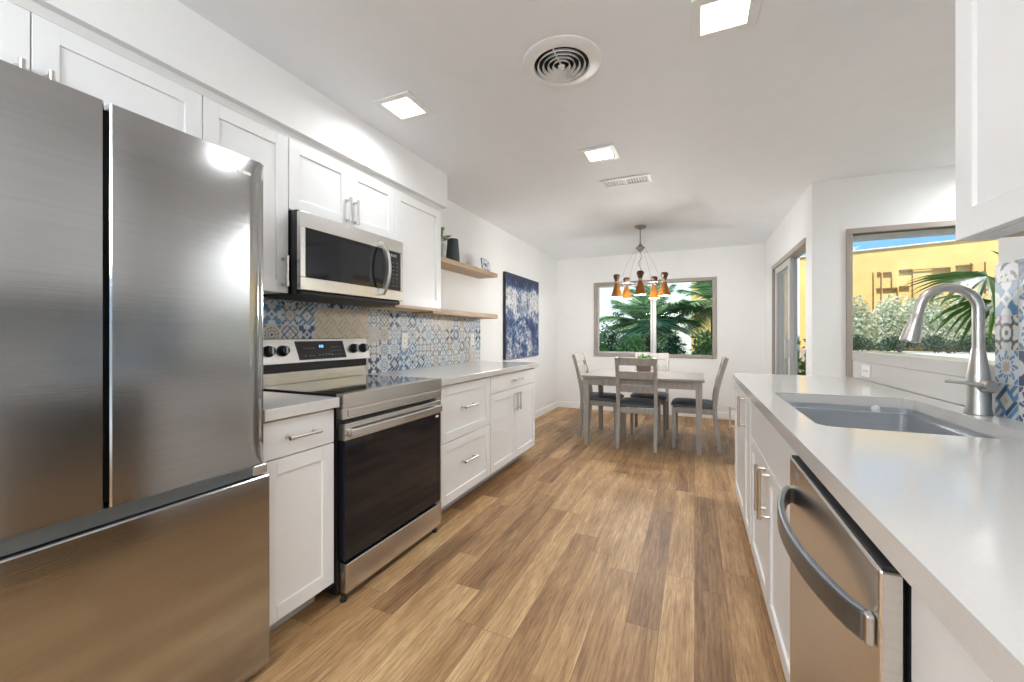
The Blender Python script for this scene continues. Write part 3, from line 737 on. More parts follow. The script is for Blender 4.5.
# outlets
def outlet(x, sg, y, z, label, horiz=False, hw=0.036, hh=0.058):
    t = thing('outlet', (x, y, z), label, 'outlet')
    if horiz: hw, hh = hh, hw
    p = MB().box(x, x + sg * 0.007, y - hw, y + hw, z - hh, z + hh).build('cover_plate', M['plastic'], t, bevel=0.002)
    for s_ in (-1, 1):
        cy, cz = (y + s_ * 0.02, z) if horiz else (y, z + s_ * 0.02)
        h = MB(); h.box(x + sg * 0.007, x + sg * 0.0076, cy - 0.007, cy - 0.004, cz - 0.005, cz + 0.005); h.box(x + sg * 0.007, x + sg * 0.0076, cy + 0.004, cy + 0.007, cz - 0.005, cz + 0.005)
        h.build('socket', M['hole'], p)
outlet(XW + 0.0095, 1, 2.56, 1.14, 'white outlet plate on the patterned tile just right of the range')
outlet(XW + 0.0095, 1, 3.62, 1.14, 'white outlet plate near the far end of the left patterned tile')

# ---------------- oak shelves
def shelf(z0, z1, y0, label):
    return tag(MB().box(XW + (0.0105 if z0 < 1.5 else 0.001), -1.85, y0, 3.79, z0, z1).build('floating_shelf', M['oakshelf'], bevel=0.002), label, 'shelf', 'oak floating shelves on the left wall')
shelf(1.775, 1.815, 2.650, 'upper oak floating shelf holding a vase, plant and small sign')
shelf(1.352, 1.394, 2.650, 'lower empty oak floating shelf at the bottom edge of wall cabinet')
# ---------------- things on the shelf
vz = 1.8155
MB_ = MB().lathe([(0, 0), (0.050, 0), (0.062, 0.01), (0.056, 0.12), (0.048, 0.212), (0.045, 0.217), (0.041, 0.212), (0.040, 0.10), (0, 0.02)], (-1.955, 3.10, vz), 36)
tag(MB_.build('vase', M['slate'], loc=(-1.955, 3.10, vz)), 'dark slate ribbed vase tapering upward on the upper oak shelf', 'vase')
pt = thing('potted_plant', (-1.95, 2.875, vz), 'small leafy green plant in grey pot at the cabinet end of the upper shelf', 'plant')
MB().lathe([(0, 0), (0.048, 0), (0.062, 0.12), (0.058, 0.12), (0.050, 0.10), (0, 0.10)], (-1.95, 2.875, vz), 28).build('pot', M['greypot'], pt)
def leaf_pts(base, d, L, W, up=Vector((0, 0, 1)), droop=0.2):
    d = d.normalized(); sd = d.cross(up)
    if sd.length < 1e-3: sd = Vector((1, 0, 0))
    sd.normalize(); nn = sd.cross(d)
    out = []
    for t, wd in ((0, 0.05), (0.3, 0.9), (0.6, 1.0), (0.85, 0.6), (1.0, 0.0)):
        c = base + d * L * t - Vector((0, 0, 1)) * droop * L * t * t
        out.append((c - sd * W / 2 * wd, c + nn * (-0.08 * W * wd), c + sd * W / 2 * wd))
    return out
def add_leaf(mb, *a, **k):
    ps = leaf_pts(*a, **k); vs = [p for r_ in ps for p in r_]; fs = []
    for i in range(len(ps) - 1):
        for j in range(2):
            q = i * 3 + j; fs.append((q, q + 1, q + 4, q + 3))
    mb.add(vs, fs, True)
rnd = random.Random(3)
lm = MB(); sm_ = MB()
for k in range(22):
    a = k * 2.4; el = rnd.uniform(0.1, 1.3); d = Vector((math.cos(a) * math.cos(el), math.sin(a) * math.cos(el), math.sin(el)))
    b0 = Vector((-1.95, 2.875, vz + 0.10)); b1_ = b0 + d * rnd.uniform(0.02, 0.07) + Vector((0, 0, rnd.uniform(0, 0.09)))
    sm_.tube([b0, b1_], 0.0015, 5); add_leaf(lm, b1_, d, rnd.uniform(0.055, 0.075), 0.045)
lm.build('leaves', M['potleaf'], pt); sm_.build('stems', M['fanleaf'], pt)
# small glass jar, gold candle cup, sign
j = thing('glass_jar', (-1.93, 3.32, vz), 'tiny clear glass jar with gold lid just right of the slate vase', 'jar')
MB().lathe([(0, 0), (0.022, 0), (0.024, 0.03), (0.016, 0.042), (0.014, 0.042), (0.021, 0.028), (0.02, 0.004), (0, 0.004)], (-1.93, 3.32, vz), 20).build('bowl', M['jarglass'], j)
MB().lathe([(0, 0.0425), (0.015, 0.0425), (0.015, 0.052), (0.006, 0.056), (0.006, 0.064), (0, 0.066)], (-1.93, 3.32, vz), 20).build('lid', M['gold'], j)
tag(MB().lathe([(0, 0), (0.026, 0), (0.03, 0.022), (0.026, 0.024), (0.022, 0.006), (0, 0.006)], (-1.93, 3.445, vz), 22).build('trinket_dish', M['gold'], loc=(-1.93, 3.445, vz)), 'tiny pale gold dish between the glass jar and the white sign', 'dish')
sg_ = thing('tabletop_sign', (-1.925, 3.68, vz), 'small white tabletop sign with grey script leaning at the end of the shelf', 'sign')
tl = 0.02
MB().hexa([(-1.925, 3.59, vz), (-1.915, 3.59, vz), (-1.915, 3.775, vz), (-1.925, 3.775, vz)], [(-1.925 - tl, 3.59, vz + 0.135), (-1.915 - tl, 3.59, vz + 0.135), (-1.915 - tl, 3.775, vz + 0.135), (-1.925 - tl, 3.775, vz + 0.135)]).build('board', M['signwhite'], sg_)
def spt(y, z): return (-1.9145 - tl * z / 0.135, 3.59 + y, vz + z)
MB().tube([spt(0, 0.03), spt(0, 0.133)], 0.0035, 6).tube([spt(0, 0.133), spt(0.12, 0.133)], 0.002, 6).build('frame_edge', M['ink'], sg_)
sc_ = MB()
sc_.tube([spt(0.04 + 0.07 * k / 30, 0.075 + 0.014 * math.sin(k * 1.25) + 0.01 * math.sin(k * .4)) for k in range(31)], 0.0018, 5)
sc_.tube([spt(0.03 + 0.13 * k / 30, 0.030 + 0.006 * math.sin(k * 1.7)) for k in range(31)], 0.0015, 5)
sc_.tube([spt(0.125, 0.088), spt(0.14, 0.105)], 0.005, 6)
sc_.build('script_mark', M['ink'], sg_)

# ---------------- painting
pc = (-2.045, 4.93, 1.415)
pa = thing('canvas_painting', pc, 'blue and silver abstract canvas painting hanging on the left wall', 'painting')
MB().box(XW + 0.002, -2.0305, 4.375, 5.489, 0.895, 1.935).build('canvas_edge', M['canvas_side'], pa, bevel=0.002)
o = MB().box(-2.030, -2.0285, 4.377, 5.487, 0.897, 1.933).build('canvas_front', M['painting'], pa)

# ================================================================== right side
RXF = 0.262
def rbase(y0, y1, label, zt=0.872, name='base_cabinet'):
    t = thing(name, (0.6, (y0 + y1) / 2, 0), label, 'cabinet', 'white shaker base cabinets on the right')
    return t
# far cabinet (full box)
c1 = rbase(2.40, 3.32, 'white base cabinet with two doors at the far end of the right counter')
MB().box(RXF + 0.021, 0.93, 2.401, 3.32, 0.107, 0.871).build('body', M['cabbox'], c1)
MB().box(RXF + 0.08, 0.93, 2.401, 3.30, 0, 0.106).build('toe_kick', M['kick'], c1)
d = door(c1, RXF, -1, 2.440, 2.715, 0.10, 0.862, st=0.05); pull_v(d, RXF, -1, 2.655, 0.675, 0.825, 'pull_floor_tint')
d = door(c1, RXF, -1, 2.719, 3.318, 0.10, 0.862); pull_v(d, RXF, -1, 3.255, 0.545, 0.665, 'pull_floor_tint')
# sink cabinet (open top box round the basin)
c2 = rbase(1.36, 2.40, 'white sink base cabinet with false front over two doors left of dishwasher', name='sink_cabinet')
q = MB(); q.box(RXF + 0.021, RXF + 0.035, 1.361, 2.399, 0.107, 0.871).box(0.90, 0.93, 1.361, 2.399, 0.107, 0.871).box(RXF + 0.035, 0.90, 1.361, 1.375, 0.107, 0.871).box(RXF + 0.035, 0.90, 2.385, 2.399, 0.107, 0.871).box(RXF + 0.035, 0.90, 1.375, 2.385, 0.107, 0.125)
q.build('body', M['cabbox'], c2)
MB().box(RXF + 0.08, 0.93, 1.361, 2.399, 0, 0.106).build('toe_kick', M['kick'], c2)
d = door(c2, RXF, -1, 1.365, 2.396, 0.678, 0.862, 'false_front', flat=True)
d = door(c2, RXF, -1, 1.882 + G, 2.396, 0.10, 0.672); pull_v(d, RXF, -1, 1.925, 0.485, 0.645, 'pull_floor_tint')
d = door(c2, RXF, -1, 1.365, 1.882 - G, 0.10, 0.672); pull_v(d, RXF, -1, 1.838, 0.485, 0.645, 'pull_floor_tint')
# near cabinet
c3 = rbase(-0.3, 0.72, 'plain white base cabinet nearest the camera, right of the dishwasher')
MB().box(0.291, 0.93, -0.30, 0.735, 0.107, 0.871).build('body', M['cabbox'], c3)
MB().box(0.34, 0.93, -0.30, 0.735, 0, 0.106).build('toe_kick', M['kick'], c3)
door(c3, 0.270, -1, 0.235, 0.733, 0.10, 0.862, flat=True); door(c3, 0.270, -1, -0.298, 0.230, 0.10, 0.862, flat=True)
# dishwasher
dw = thing('dishwasher', (0.55, 1.04, 0), 'stainless dishwasher with curved grey bar handle in the right cabinets', 'dishwasher')
dx, dy0, dy1 = 0.238, 0.740, 1.335
MB().box(0.285, 0.88, dy0 + 0.004, dy1 + 0.0, 0.03, 0.868).build('body', M['matblack'], dw)
dd = MB().box(dx, 0.268, dy0, dy1, 0.115, 0.852).build('door', M['steel_light'], dw, bevel=0.004)
MB().box(0.272, 0.30, dy0 + 0.002, dy1 - 0.002, 0.12, 0.869).build('door_gasket', M['matblack'], dw)
MB().box(dx + 0.004, 0.283, dy0 + 0.003, dy1 - 0.003, 0.8525, 0.8575).build('control_strip', M['matblack'], dd)
n_ = 22; pts = []
for k in range(n_ + 1):
    t = k / n_; pts.append((dx - 0.006 - 0.052 * math.sin(math.pi * t) ** 0.7, dy0 + 0.02 + (dy1 - dy0 - 0.045) * t, 0.757))
MB().rbar(pts, 0.015, 0.046).build('handle', M['handle_steel'], dd, bevel=0.005)
for yy in (dy0 + 0.02, dy1 - 0.025): MB().box(dx - 0.012, dx - 0.0005, yy - 0.011, yy + 0.011, 0.735, 0.779).build('handle_mount', M['nickel'], dd, bevel=0.003)
lg = MB()
for k in range(4): lg.box(dx - 0.0006, dx, 1.225 + k * 0.012, 1.229 + k * 0.012, 0.812, 0.834)
lg.build('vent_marks', M['steel_side'], dd)
MB().box(0.30, 0.32, dy0 + 0.002, dy1, 0.0, 0.11).build('kick_plate', M['matblack'], dw)

# counter with sink cut-out (rounded corners)
SX0, SX1, SY0, SY1, CR = 0.338, 0.832, 1.485, 2.275, 0.045
CX0, CX1, CY0, CY1 = 0.245, 0.931, -0.5, 3.30
def rrect(x0, x1, y0, y1, r, n=6):
    out = []
    for cx, cy, a0 in ((x1 - r, y1 - r, 0), (x0 + r, y1 - r, 90), (x0 + r, y0 + r, 180), (x1 - r, y0 + r, 270)):
        for k in range(n + 1):
            a = R(a0 + 90 * k / n); out.append((cx + r * math.cos(a), cy + r * math.sin(a)))
    return out
inner = rrect(SX0, SX1, SY0, SY1, CR); ni = len(inner)
def outer_for(p):   # matching point on the counter outline near the cut-out
    mxx, myy = (SX0 + SX1) / 2, (SY0 + SY1) / 2
    return p
ct = MB()
# ring of quads between the cut-out and a surrounding rectangle
ox0, ox1, oy0, oy1 = CX0, CX1, SY0 - 0.06, SY1 + 0.06
outer = []
npc = ni // 4
for ci, (X_, Y_) in enumerate(((ox1, oy1), (ox0, oy1), (ox0, oy0), (ox1, oy0))):
    for k in range(npc): outer.append((X_, Y_))
for zt, flip in ((0.915, False), (0.873, True)):
    vs = [(x, y, zt) for x, y in inner] + [(x, y, zt) for x, y in outer]; fs = []
    for k in range(ni):
        k2 = (k + 1) % ni
        if outer[k] == outer[k2]: f = (k, ni + k, k2)
        else: f = (k, ni + k, ni + k2, k2)
        fs.append(tuple(reversed(f)) if flip else f)
    ct.add(vs, fs)
vs = [(x, y, 0.915) for x, y in inner] + [(x, y, 0.873) for x, y in inner]
ct.add(vs, [(k, (k + 1) % ni, ni + (k + 1) % ni, ni + k) for k in range(ni)], True)
def qd(a, b, c, d_): ct.add([a, b, c, d_], [(0, 1, 2, 3)])
for y0, y1 in ((CY0, oy0), (oy1, CY1)):
    qd((CX0, y0, .915), (CX1, y0, .915), (CX1, y1, .915), (CX0, y1, .915)); qd((CX0, y0, .873), (CX0, y1, .873), (CX1, y1, .873), (CX1, y0, .873))
for x in (CX0, CX1):
    for y0, y1 in ((CY0, oy0), (oy0, oy1), (oy1, CY1)):
        f = [(x, y0, .873), (x, y0, .915), (x, y1, .915), (x, y1, .873)]
        qd(*(f if x == CX0 else f[::-1]))
qd((CX0, CY0, .873), (CX1, CY0, .873), (CX1, CY0, .915), (CX0, CY0, .915)); qd((CX0, CY1, .873), (CX0, CY1, .915), (CX1, CY1, .915), (CX1, CY1, .873))
tag(ct.build('countertop', M['quartz']), 'long glossy pale quartz countertop on the right with the sink cut out', 'countertop')
tag(MB().box(0.9315, 0.9515, 1.926, 3.30, 0.9155, 1.024).box(0.927, 1.085, 1.926, 3.305, 1.0245, 1.084).build('quartz_ledge', M['quartz'], bevel=0.003), 'raised pale quartz backsplash ledge behind the faucet with outlet in it', 'ledge')
outlet(0.9312, -1, 3.07, 0.972, 'small white outlet plate on the quartz ledge past the sink', horiz=True, hh=0.062, hw=0.036)

# sink basin
sk = thing('kitchen_sink', (0.578, 1.875, 0.66), 'large undermount stainless sink basin in the right countertop', 'sink')
def ring(r, z, ins): return [(x, y, z) for x, y in rrect(SX0 - 0.006 + ins, SX1 + 0.006 - ins, SY0 - 0.006 + ins, SY1 + 0.006 - ins, max(r, 0.012))]
lev = [ring(CR, 0.872, -0.016), ring(CR, 0.8722, 0.0), ring(CR, 0.850, 0.0), ring(CR, 0.849, 0.015), ring(0.03, 0.847, 0.016), ring(0.03, 0.68, 0.020), ring(0.05, 0.662, 0.045), ring(0.05, 0.655, 0.10)]
vs = [p for l_ in lev for p in l_]; fs = []
for i in range(len(lev) - 1):
    for k in range(ni):
        k2 = (k + 1) % ni; fs.append((i * ni + k, i * ni + k2, (i + 1) * ni + k2, (i + 1) * ni + k)[::-1])
fs.append(tuple((len(lev) - 1) * ni + k for k in range(ni)))
sb = MB().add(vs, fs, True).build('basin', M['sink'], sk, sharp=30)
so = sb.modifiers.new('thick', 'SOLIDIFY'); so.thickness = 0.0015; so.offset = -1
MB().lathe([(0, 0.6555), (0.030, 0.6555), (0.045, 0.6585), (0.045, 0.656)], (0.60, 1.88, 0), 28).build('drain', M['steel_side'], sk)
MB().lathe([(0, 0), (0.018, 0), (0.016, 0.006), (0, 0.008)], (0.72, SY1 + 0.0, 0.861), 18, axis=(0, -1, 0)).build('overflow_cap', M['plastic'], sk)

# faucet
fb = Vector((0.882, 1.92, 0.916))
fc = thing('faucet', tuple(fb), 'brushed nickel gooseneck pull down faucet behind the sink', 'faucet')
def fp(x, z, y=0): return (fb.x + x, fb.y + y, fb.z + z)
MB().lathe([(0, 0), (0.034, 0), (0.034, 0.006), (0.031, 0.02), (0.0305, 0.10), (0.0285, 0.13), (0.018, 0.215), (0.0165, 0.222)], fb, 32).build('body', M['nickel'], fc)
pts = [fp(0, 0.218), fp(0, 0.30)]; rr = 0.076
cx_, cz_ = -rr, 0.358
pts.append(fp(0, 0.358))
for k in range(1, 19):
    a = R(180 * k / 18 * 0.955); pts.append(fp(cx_ + rr * math.cos(a), cz_ + rr * math.sin(a)))
pts.append(tuple(Vector(pts[-1]) + (Vector(pts[-1]) - Vector(pts[-2]))  .normalized() * 0.022))
MB().tube(pts, 0.0155, 20).build('spout', M['nickel'], fc)
e1 = Vector(pts[-1]); dirn = (Vector(pts[-1]) - Vector(pts[-2])).normalized()
MB().lathe([(0.0, 0), (0.0162, 0), (0.0162, 0.004), (0.0185, 0.010), (0.0205, 0.035), (0.028, 0.092), (0.0285, 0.102), (0.025, 0.105), (0, 0.100)], e1, 28, axis=dirn).build('spray_head', M['nickel'], fc)
hd = MB()
hd.tube([fp(0.002, 0.098, -0.02), fp(0.004, 0.098, -0.045), fp(0.006, 0.099, -0.06)], [0.019, 0.024, 0.017], 20)
hk = hd.build('handle_hub', M['nickel'], fc)
MB().tube([fp(0.0, 0.100, -0.052), fp(-0.04, 0.107, -0.048), fp(-0.10, 0.112, -0.035)], [0.0085, 0.0065, 0.0055], 12).build('lever', M['nickel'], fc)

# right wall cabinet
uc = thing('wall_cabinet', (0.77, 1.0, 1.42), 'white shaker wall cabinet at the top right corner above the counter', 'cabinet')
MB().box(0.622, 0.924, -0.2, 1.398, 1.440, CEIL - 0.002).build('body', M['cabbox'], uc)
MB().box(0.676, 0.924, -0.2, 1.396, 1.4215, 1.4398).build('underside_panel', M['under'], uc)
for y0, y1 in ((0.962, 1.398), (0.524, 0.959), (0.086, 0.521), (-0.2, 0.083)):
    d = door(uc, 0.600, -1, y0, y1, 1.421, CEIL - 0.035, st=0.068)
    if y0 != 0.962: pull_v(d, 0.600, -1, y1 - 0.03, 1.47, 1.60)
MB().box(0.6205, 0.675, -0.2, 1.397, 1.4185, 1.4395).build('bottom_rail', M['cab'], uc, bevel=0.001)

# ================================================================== ceiling fittings
def led(x, y, z=CEIL, label='', grp='square ceiling led lights', power=LED_POWER, k=1.0):
    t = thing('ceiling_light', (x, y, z), label, 'ceiling light', grp)
    a, b = 0.118 * k, 0.082 * k + (k - 1) * 0.03
    f = MB()
    f.box(x - a, x + a, y - a, y - b, z - 0.008, z).box(x - a, x + a, y + b, y + a, z - 0.008, z).box(x - a, x - b, y - b, y + b, z - 0.008, z).box(x + b, x + a, y - b, y + b, z - 0.008, z)
    f.build('trim_frame', M['plastic'], t, bevel=0.002)
    MB().box(x - b, x + b, y - b, y + b, z - 0.004, z - 0.001).build('diffuser', M['ledglow'], t)
    ld = bpy.data.lights.new('led_lamp', 'AREA'); ld.shape = 'SQUARE'; ld.size = 0.15 * k; ld.energy = power; ld.color = LED_COLOR; ld.spread = R(165)
    lo = bpy.data.objects.new('led_lamp', ld); COL.objects.link(lo); lo.parent = t; lo.location = (0, 0, -0.012)
    return t
LL = ['square led ceiling light nearest the white soffit on the left', 'square led ceiling light at the top, right of the round vent', 'square led ceiling light farthest back, near the rectangular vent',
      'added square led fill light behind the camera near the refrigerator side', 'added square led fill light behind the camera above the right counter', 'added square led fill light at the very back of the kitchen']
for (x, y), lb in zip(ROOM_LIGHTS, LL): led(x, y, CEIL, lb)
for (x, y), lb in zip(NOOK_FILLS, ['added square led fill panel in the nook beside the kitchen wall', 'added square led fill panel in the nook near its garden window']): led(x, y, CEIL, lb, 'added nook fill panels', NOOK_FILL_POWER, 2.6)

rv = thing('round_ceiling_vent', (-0.555, 1.80, CEIL), 'round white ceiling vent with concentric rings between two square lights', 'vent')
c = (-0.555, 1.80, CEIL)
MB().lathe([(0.178, 0), (0.178, -0.004), (0.168, -0.010), (0.130, -0.016), (0.124, -0.012), (0.124, 0)], c, 48, closed=True).build('flange', M['plastic'], rv)
MB().lathe([(0, -0.0006), (0.124, -0.0006), (0.124, -0.0002), (0, -0.0002)], c, 40).build('duct_opening', M['hole'], rv)
for r_ in (0.104, 0.081, 0.058, 0.036):
    MB().lathe([(r_, -0.004), (r_ + 0.006, -0.018), (r_ + 0.0045, -0.019), (r_ - 0.002, -0.005)], c, 40, closed=True).build('ring_louver', M['plastic'], rv)
MB().lathe([(0, -0.024), (0.014, -0.022), (0.016, -0.014), (0, -0.012)], c, 20).box(c[0] - 0.003, c[0] + 0.003, c[1] - 0.12, c[1] + 0.12, CEIL - 0.014, CEIL - 0.009).build('center_hub', M['plastic'], rv)

tv = thing('rectangular_ceiling_vent', (-0.505, 3.385, CEIL), 'small rectangular white ceiling vent with slats past the last square light', 'vent')
x0, x1, y0, y1 = -0.70, -0.31, 3.30, 3.47
MB().box(x0, x1, y0, y0 + 0.025, CEIL - 0.01, CEIL).box(x0, x1, y1 - 0.025, y1, CEIL - 0.01, CEIL).box(x0, x0 + 0.025, y0 + 0.025, y1 - 0.025, CEIL - 0.01, CEIL).box(x1 - 0.025, x1, y0 + 0.025, y1 - 0.025, CEIL - 0.01, CEIL).box(-0.512, -0.498, y0 + 0.025, y1 - 0.025, CEIL - 0.01, CEIL).build('vent_frame', M['plastic'], tv, bevel=0.002)
MB().box(x0 + 0.02, x1 - 0.02, y0 + 0.02, y1 - 0.02, CEIL - 0.002, CEIL - 0.0005).build('duct_opening', M['steel_side'], tv)
s_ = MB()
for k in range(17):
    if k == 8: continue
    xx = x0 + 0.03 + k * 0.0205; tt = -0.006 if k < 8 else 0.006
    s_.hexa([(xx, y0 + .025, CEIL - .009), (xx + .003, y0 + .025, CEIL - .009), (xx + .003, y1 - .025, CEIL - .009), (xx, y1 - .025, CEIL - .009)],
            [(xx - tt, y0 + .025, CEIL - .002), (xx - tt + .003, y0 + .025, CEIL - .002), (xx - tt + .003, y1 - .025, CEIL - .002), (xx - tt, y1 - .025, CEIL - .002)])
s_.build('slats', M['plastic'], tv)

# ================================================================== chandelier
cx, cy = -0.567, 4.87
ch = thing('chandelier', (cx, cy, CEIL), 'hanging chandelier with five amber hourglass shades above the dining table', 'chandelier')
MB().lathe([(0, 0), (0.068, 0), (0.068, -0.012), (0.055, -0.026), (0.012, -0.032), (0.008, -0.045), (0, -0.045)], (cx, cy, CEIL), 28).build('canopy', M['chrome_dark'], ch)
MB().tube([(cx, cy, CEIL - 0.04), (cx, cy, 2.22)], 0.0065, 10).build('rod', M['chrome_dark'], ch)
MB().lathe([(0, 2.235), (0.014, 2.225), (0.022, 2.205), (0.050, 2.185), (0.052, 2.176), (0.028, 2.150), (0.012, 2.135), (0, 2.132)], (cx, cy, 0), 24).build('hub', M['chrome_dark'], ch)
RR, zr = 0.268, 1.775
vd = math.atan2(-cy, -cx)
wr = MB(); rgm = MB()
cts = []
for k in range(5):
    a = vd + 2 * math.pi * k / 5
    px, py = cx + RR * math.cos(a), cy + RR * math.sin(a); cts.append((px, py))
for k, (px, py) in enumerate(cts):
    ex, ey = cx + 0.05 * math.cos(vd + 2 * math.pi * k / 5), cy + 0.05 * math.sin(vd + 2 * math.pi * k / 5)
    MB().tube([(ex, ey, 2.18), (ex + (px - ex) * 0.55, ey + (py - ey) * 0.55, 1.95), (cx + (px - cx) * 0.84, cy + (py - cy) * 0.84, zr)], 0.0016, 6).build('hanging_wire', M['chrome_dark'], ch)
    sh = MB().lathe([(0.018, 1.772), (0.0175, 1.772), (0.064, 1.618), (0.066, 1.618), (0.0195, 1.778)], (px, py, 0), 28, closed=True).build('shade', M['amber'], ch)
    MB().lathe([(0.0185, 1.792), (0.041, 1.853), (0.044, 1.856), (0.030, 1.868), (0.034, 1.872), (0.030, 1.876), (0, 1.874)], (px, py, 0), 24).build('upper_cone', M['darkbrown'], sh)
    MB().lathe([(0.0215, 1.770), (0.0215, 1.796)], (px, py, 0), 20).build('collar', M['chrome_dark'], sh)
    MB().lathe([(0, 1.630), (0.058, 1.624), (0.058, 1.618), (0, 1.616)], (px, py, 0), 24).build('diffuser', M['glow'], sh)
pd = [(cx, cy, 2.14), (cx + 0.02, cy, 2.08), (cx - 0.02, cy, 2.0), (cx + 0.015, cy, 1.92), (cx - 0.01, cy, 1.85), (cx, cy, 1.785)]
MB().tube(pd, 0.0025, 6).build('power_cord', M['charcoal'], ch)
hb = MB().tube([(cx + (RR - 0.04) * math.cos(2 * math.pi * k / 40), cy + (RR - 0.04) * math.sin(2 * math.pi * k / 40), zr) for k in range(41)], 0.004, 8, caps=False)
for (px, py) in cts: hb.tube([(cx, cy, zr), (px, py, 1.783)], 0.004, 8)
hb.build('ring_frame', M['chrome_dark'], ch)
for k, (px, py) in enumerate(cts):
    pl = bpy.data.lights.new('bulb_lamp', 'POINT'); pl.energy = 10.0; pl.color = (1, 0.97, 0.93); pl.shadow_soft_size = 0.045
    po = bpy.data.objects.new('bulb_lamp', pl); COL.objects.link(po); po.parent = ch; po.location = (px - cx, py - cy, 1.57 - CEIL)

# unseen glowing globes added behind the camera as frontal fill
for (gx, gy, gz, lb) in ((-0.6, -1.75, 1.95, 'added round white fill globe hung at the back of the kitchen behind the camera'), (-0.6, -0.75, 1.95, 'added round white fill globe hung just behind the camera')):
    gp = thing('fill_globe', (gx, gy, CEIL), lb, 'fill light')
    MB().lathe([(0, 0), (0.05, 0), (0.05, -0.02), (0, -0.022)], (gx, gy, CEIL), 24).build('canopy', M['plastic'], gp)
    MB().tube([(gx, gy, CEIL - 0.02), (gx, gy, gz + 0.2)], 0.003, 6).build('cord', M['plastic'], gp)
    MB().lathe([(0.20 * math.sin(math.pi * k / 16), -0.20 * math.cos(math.pi * k / 16)) for k in range(17)], (gx, gy, gz), 32).build('fill_globe_ball', M['fill_globe_glow' if gy < -1 else 'fill_globe_glow_dim'], gp)

# ================================================================== dining set
TX0, TX1, TY0, TY1, TZ = -1.13, 0.09, 4.38, 5.22, 0.748
tb = thing('dining_table', ((TX0 + TX1) / 2, (TY0 + TY1) / 2, 0), 'rectangular grey washed wooden dining table under the chandelier', 'table')
MB().box(TX0, TX1, TY0, TY1, TZ - 0.028, TZ).build('tabletop', M['table'], tb, bevel=0.005)
lw_ = 0.062; ii = 0.02
for x in (TX0 + ii, TX1 - ii - lw_):
    for y in (TY0 + ii, TY1 - ii - lw_):
        MB().hexa([(x + .008, y + .008, 0), (x + lw_ - .008, y + .008, 0), (x + lw_ - .008, y + lw_ - .008, 0), (x + .008, y + lw_ - .008, 0)],
                  [(x, y, TZ - .029), (x + lw_, y, TZ - .029), (x + lw_, y + lw_, TZ - .029), (x, y + lw_, TZ - .029)]).build('leg', M['chair'], tb, bevel=0.003)
a0, a1 = ii + lw_, ii + 0.012
MB().box(TX0 + a0, TX1 - a0, TY0 + a1, TY0 + a1 + .022, TZ - .105, TZ - .029).box(TX0 + a0, TX1 - a0, TY1 - a1 - .022, TY1 - a1, TZ - .105, TZ - .029).box(TX0 + a1, TX0 + a1 + .022, TY0 + a0, TY1 - a0, TZ - .105, TZ - .029).box(TX1 - a1 - .022, TX1 - a1, TY0 + a0, TY1 - a0, TZ - .105, TZ - .029).build('apron', M['chair'], tb, bevel=0.002)

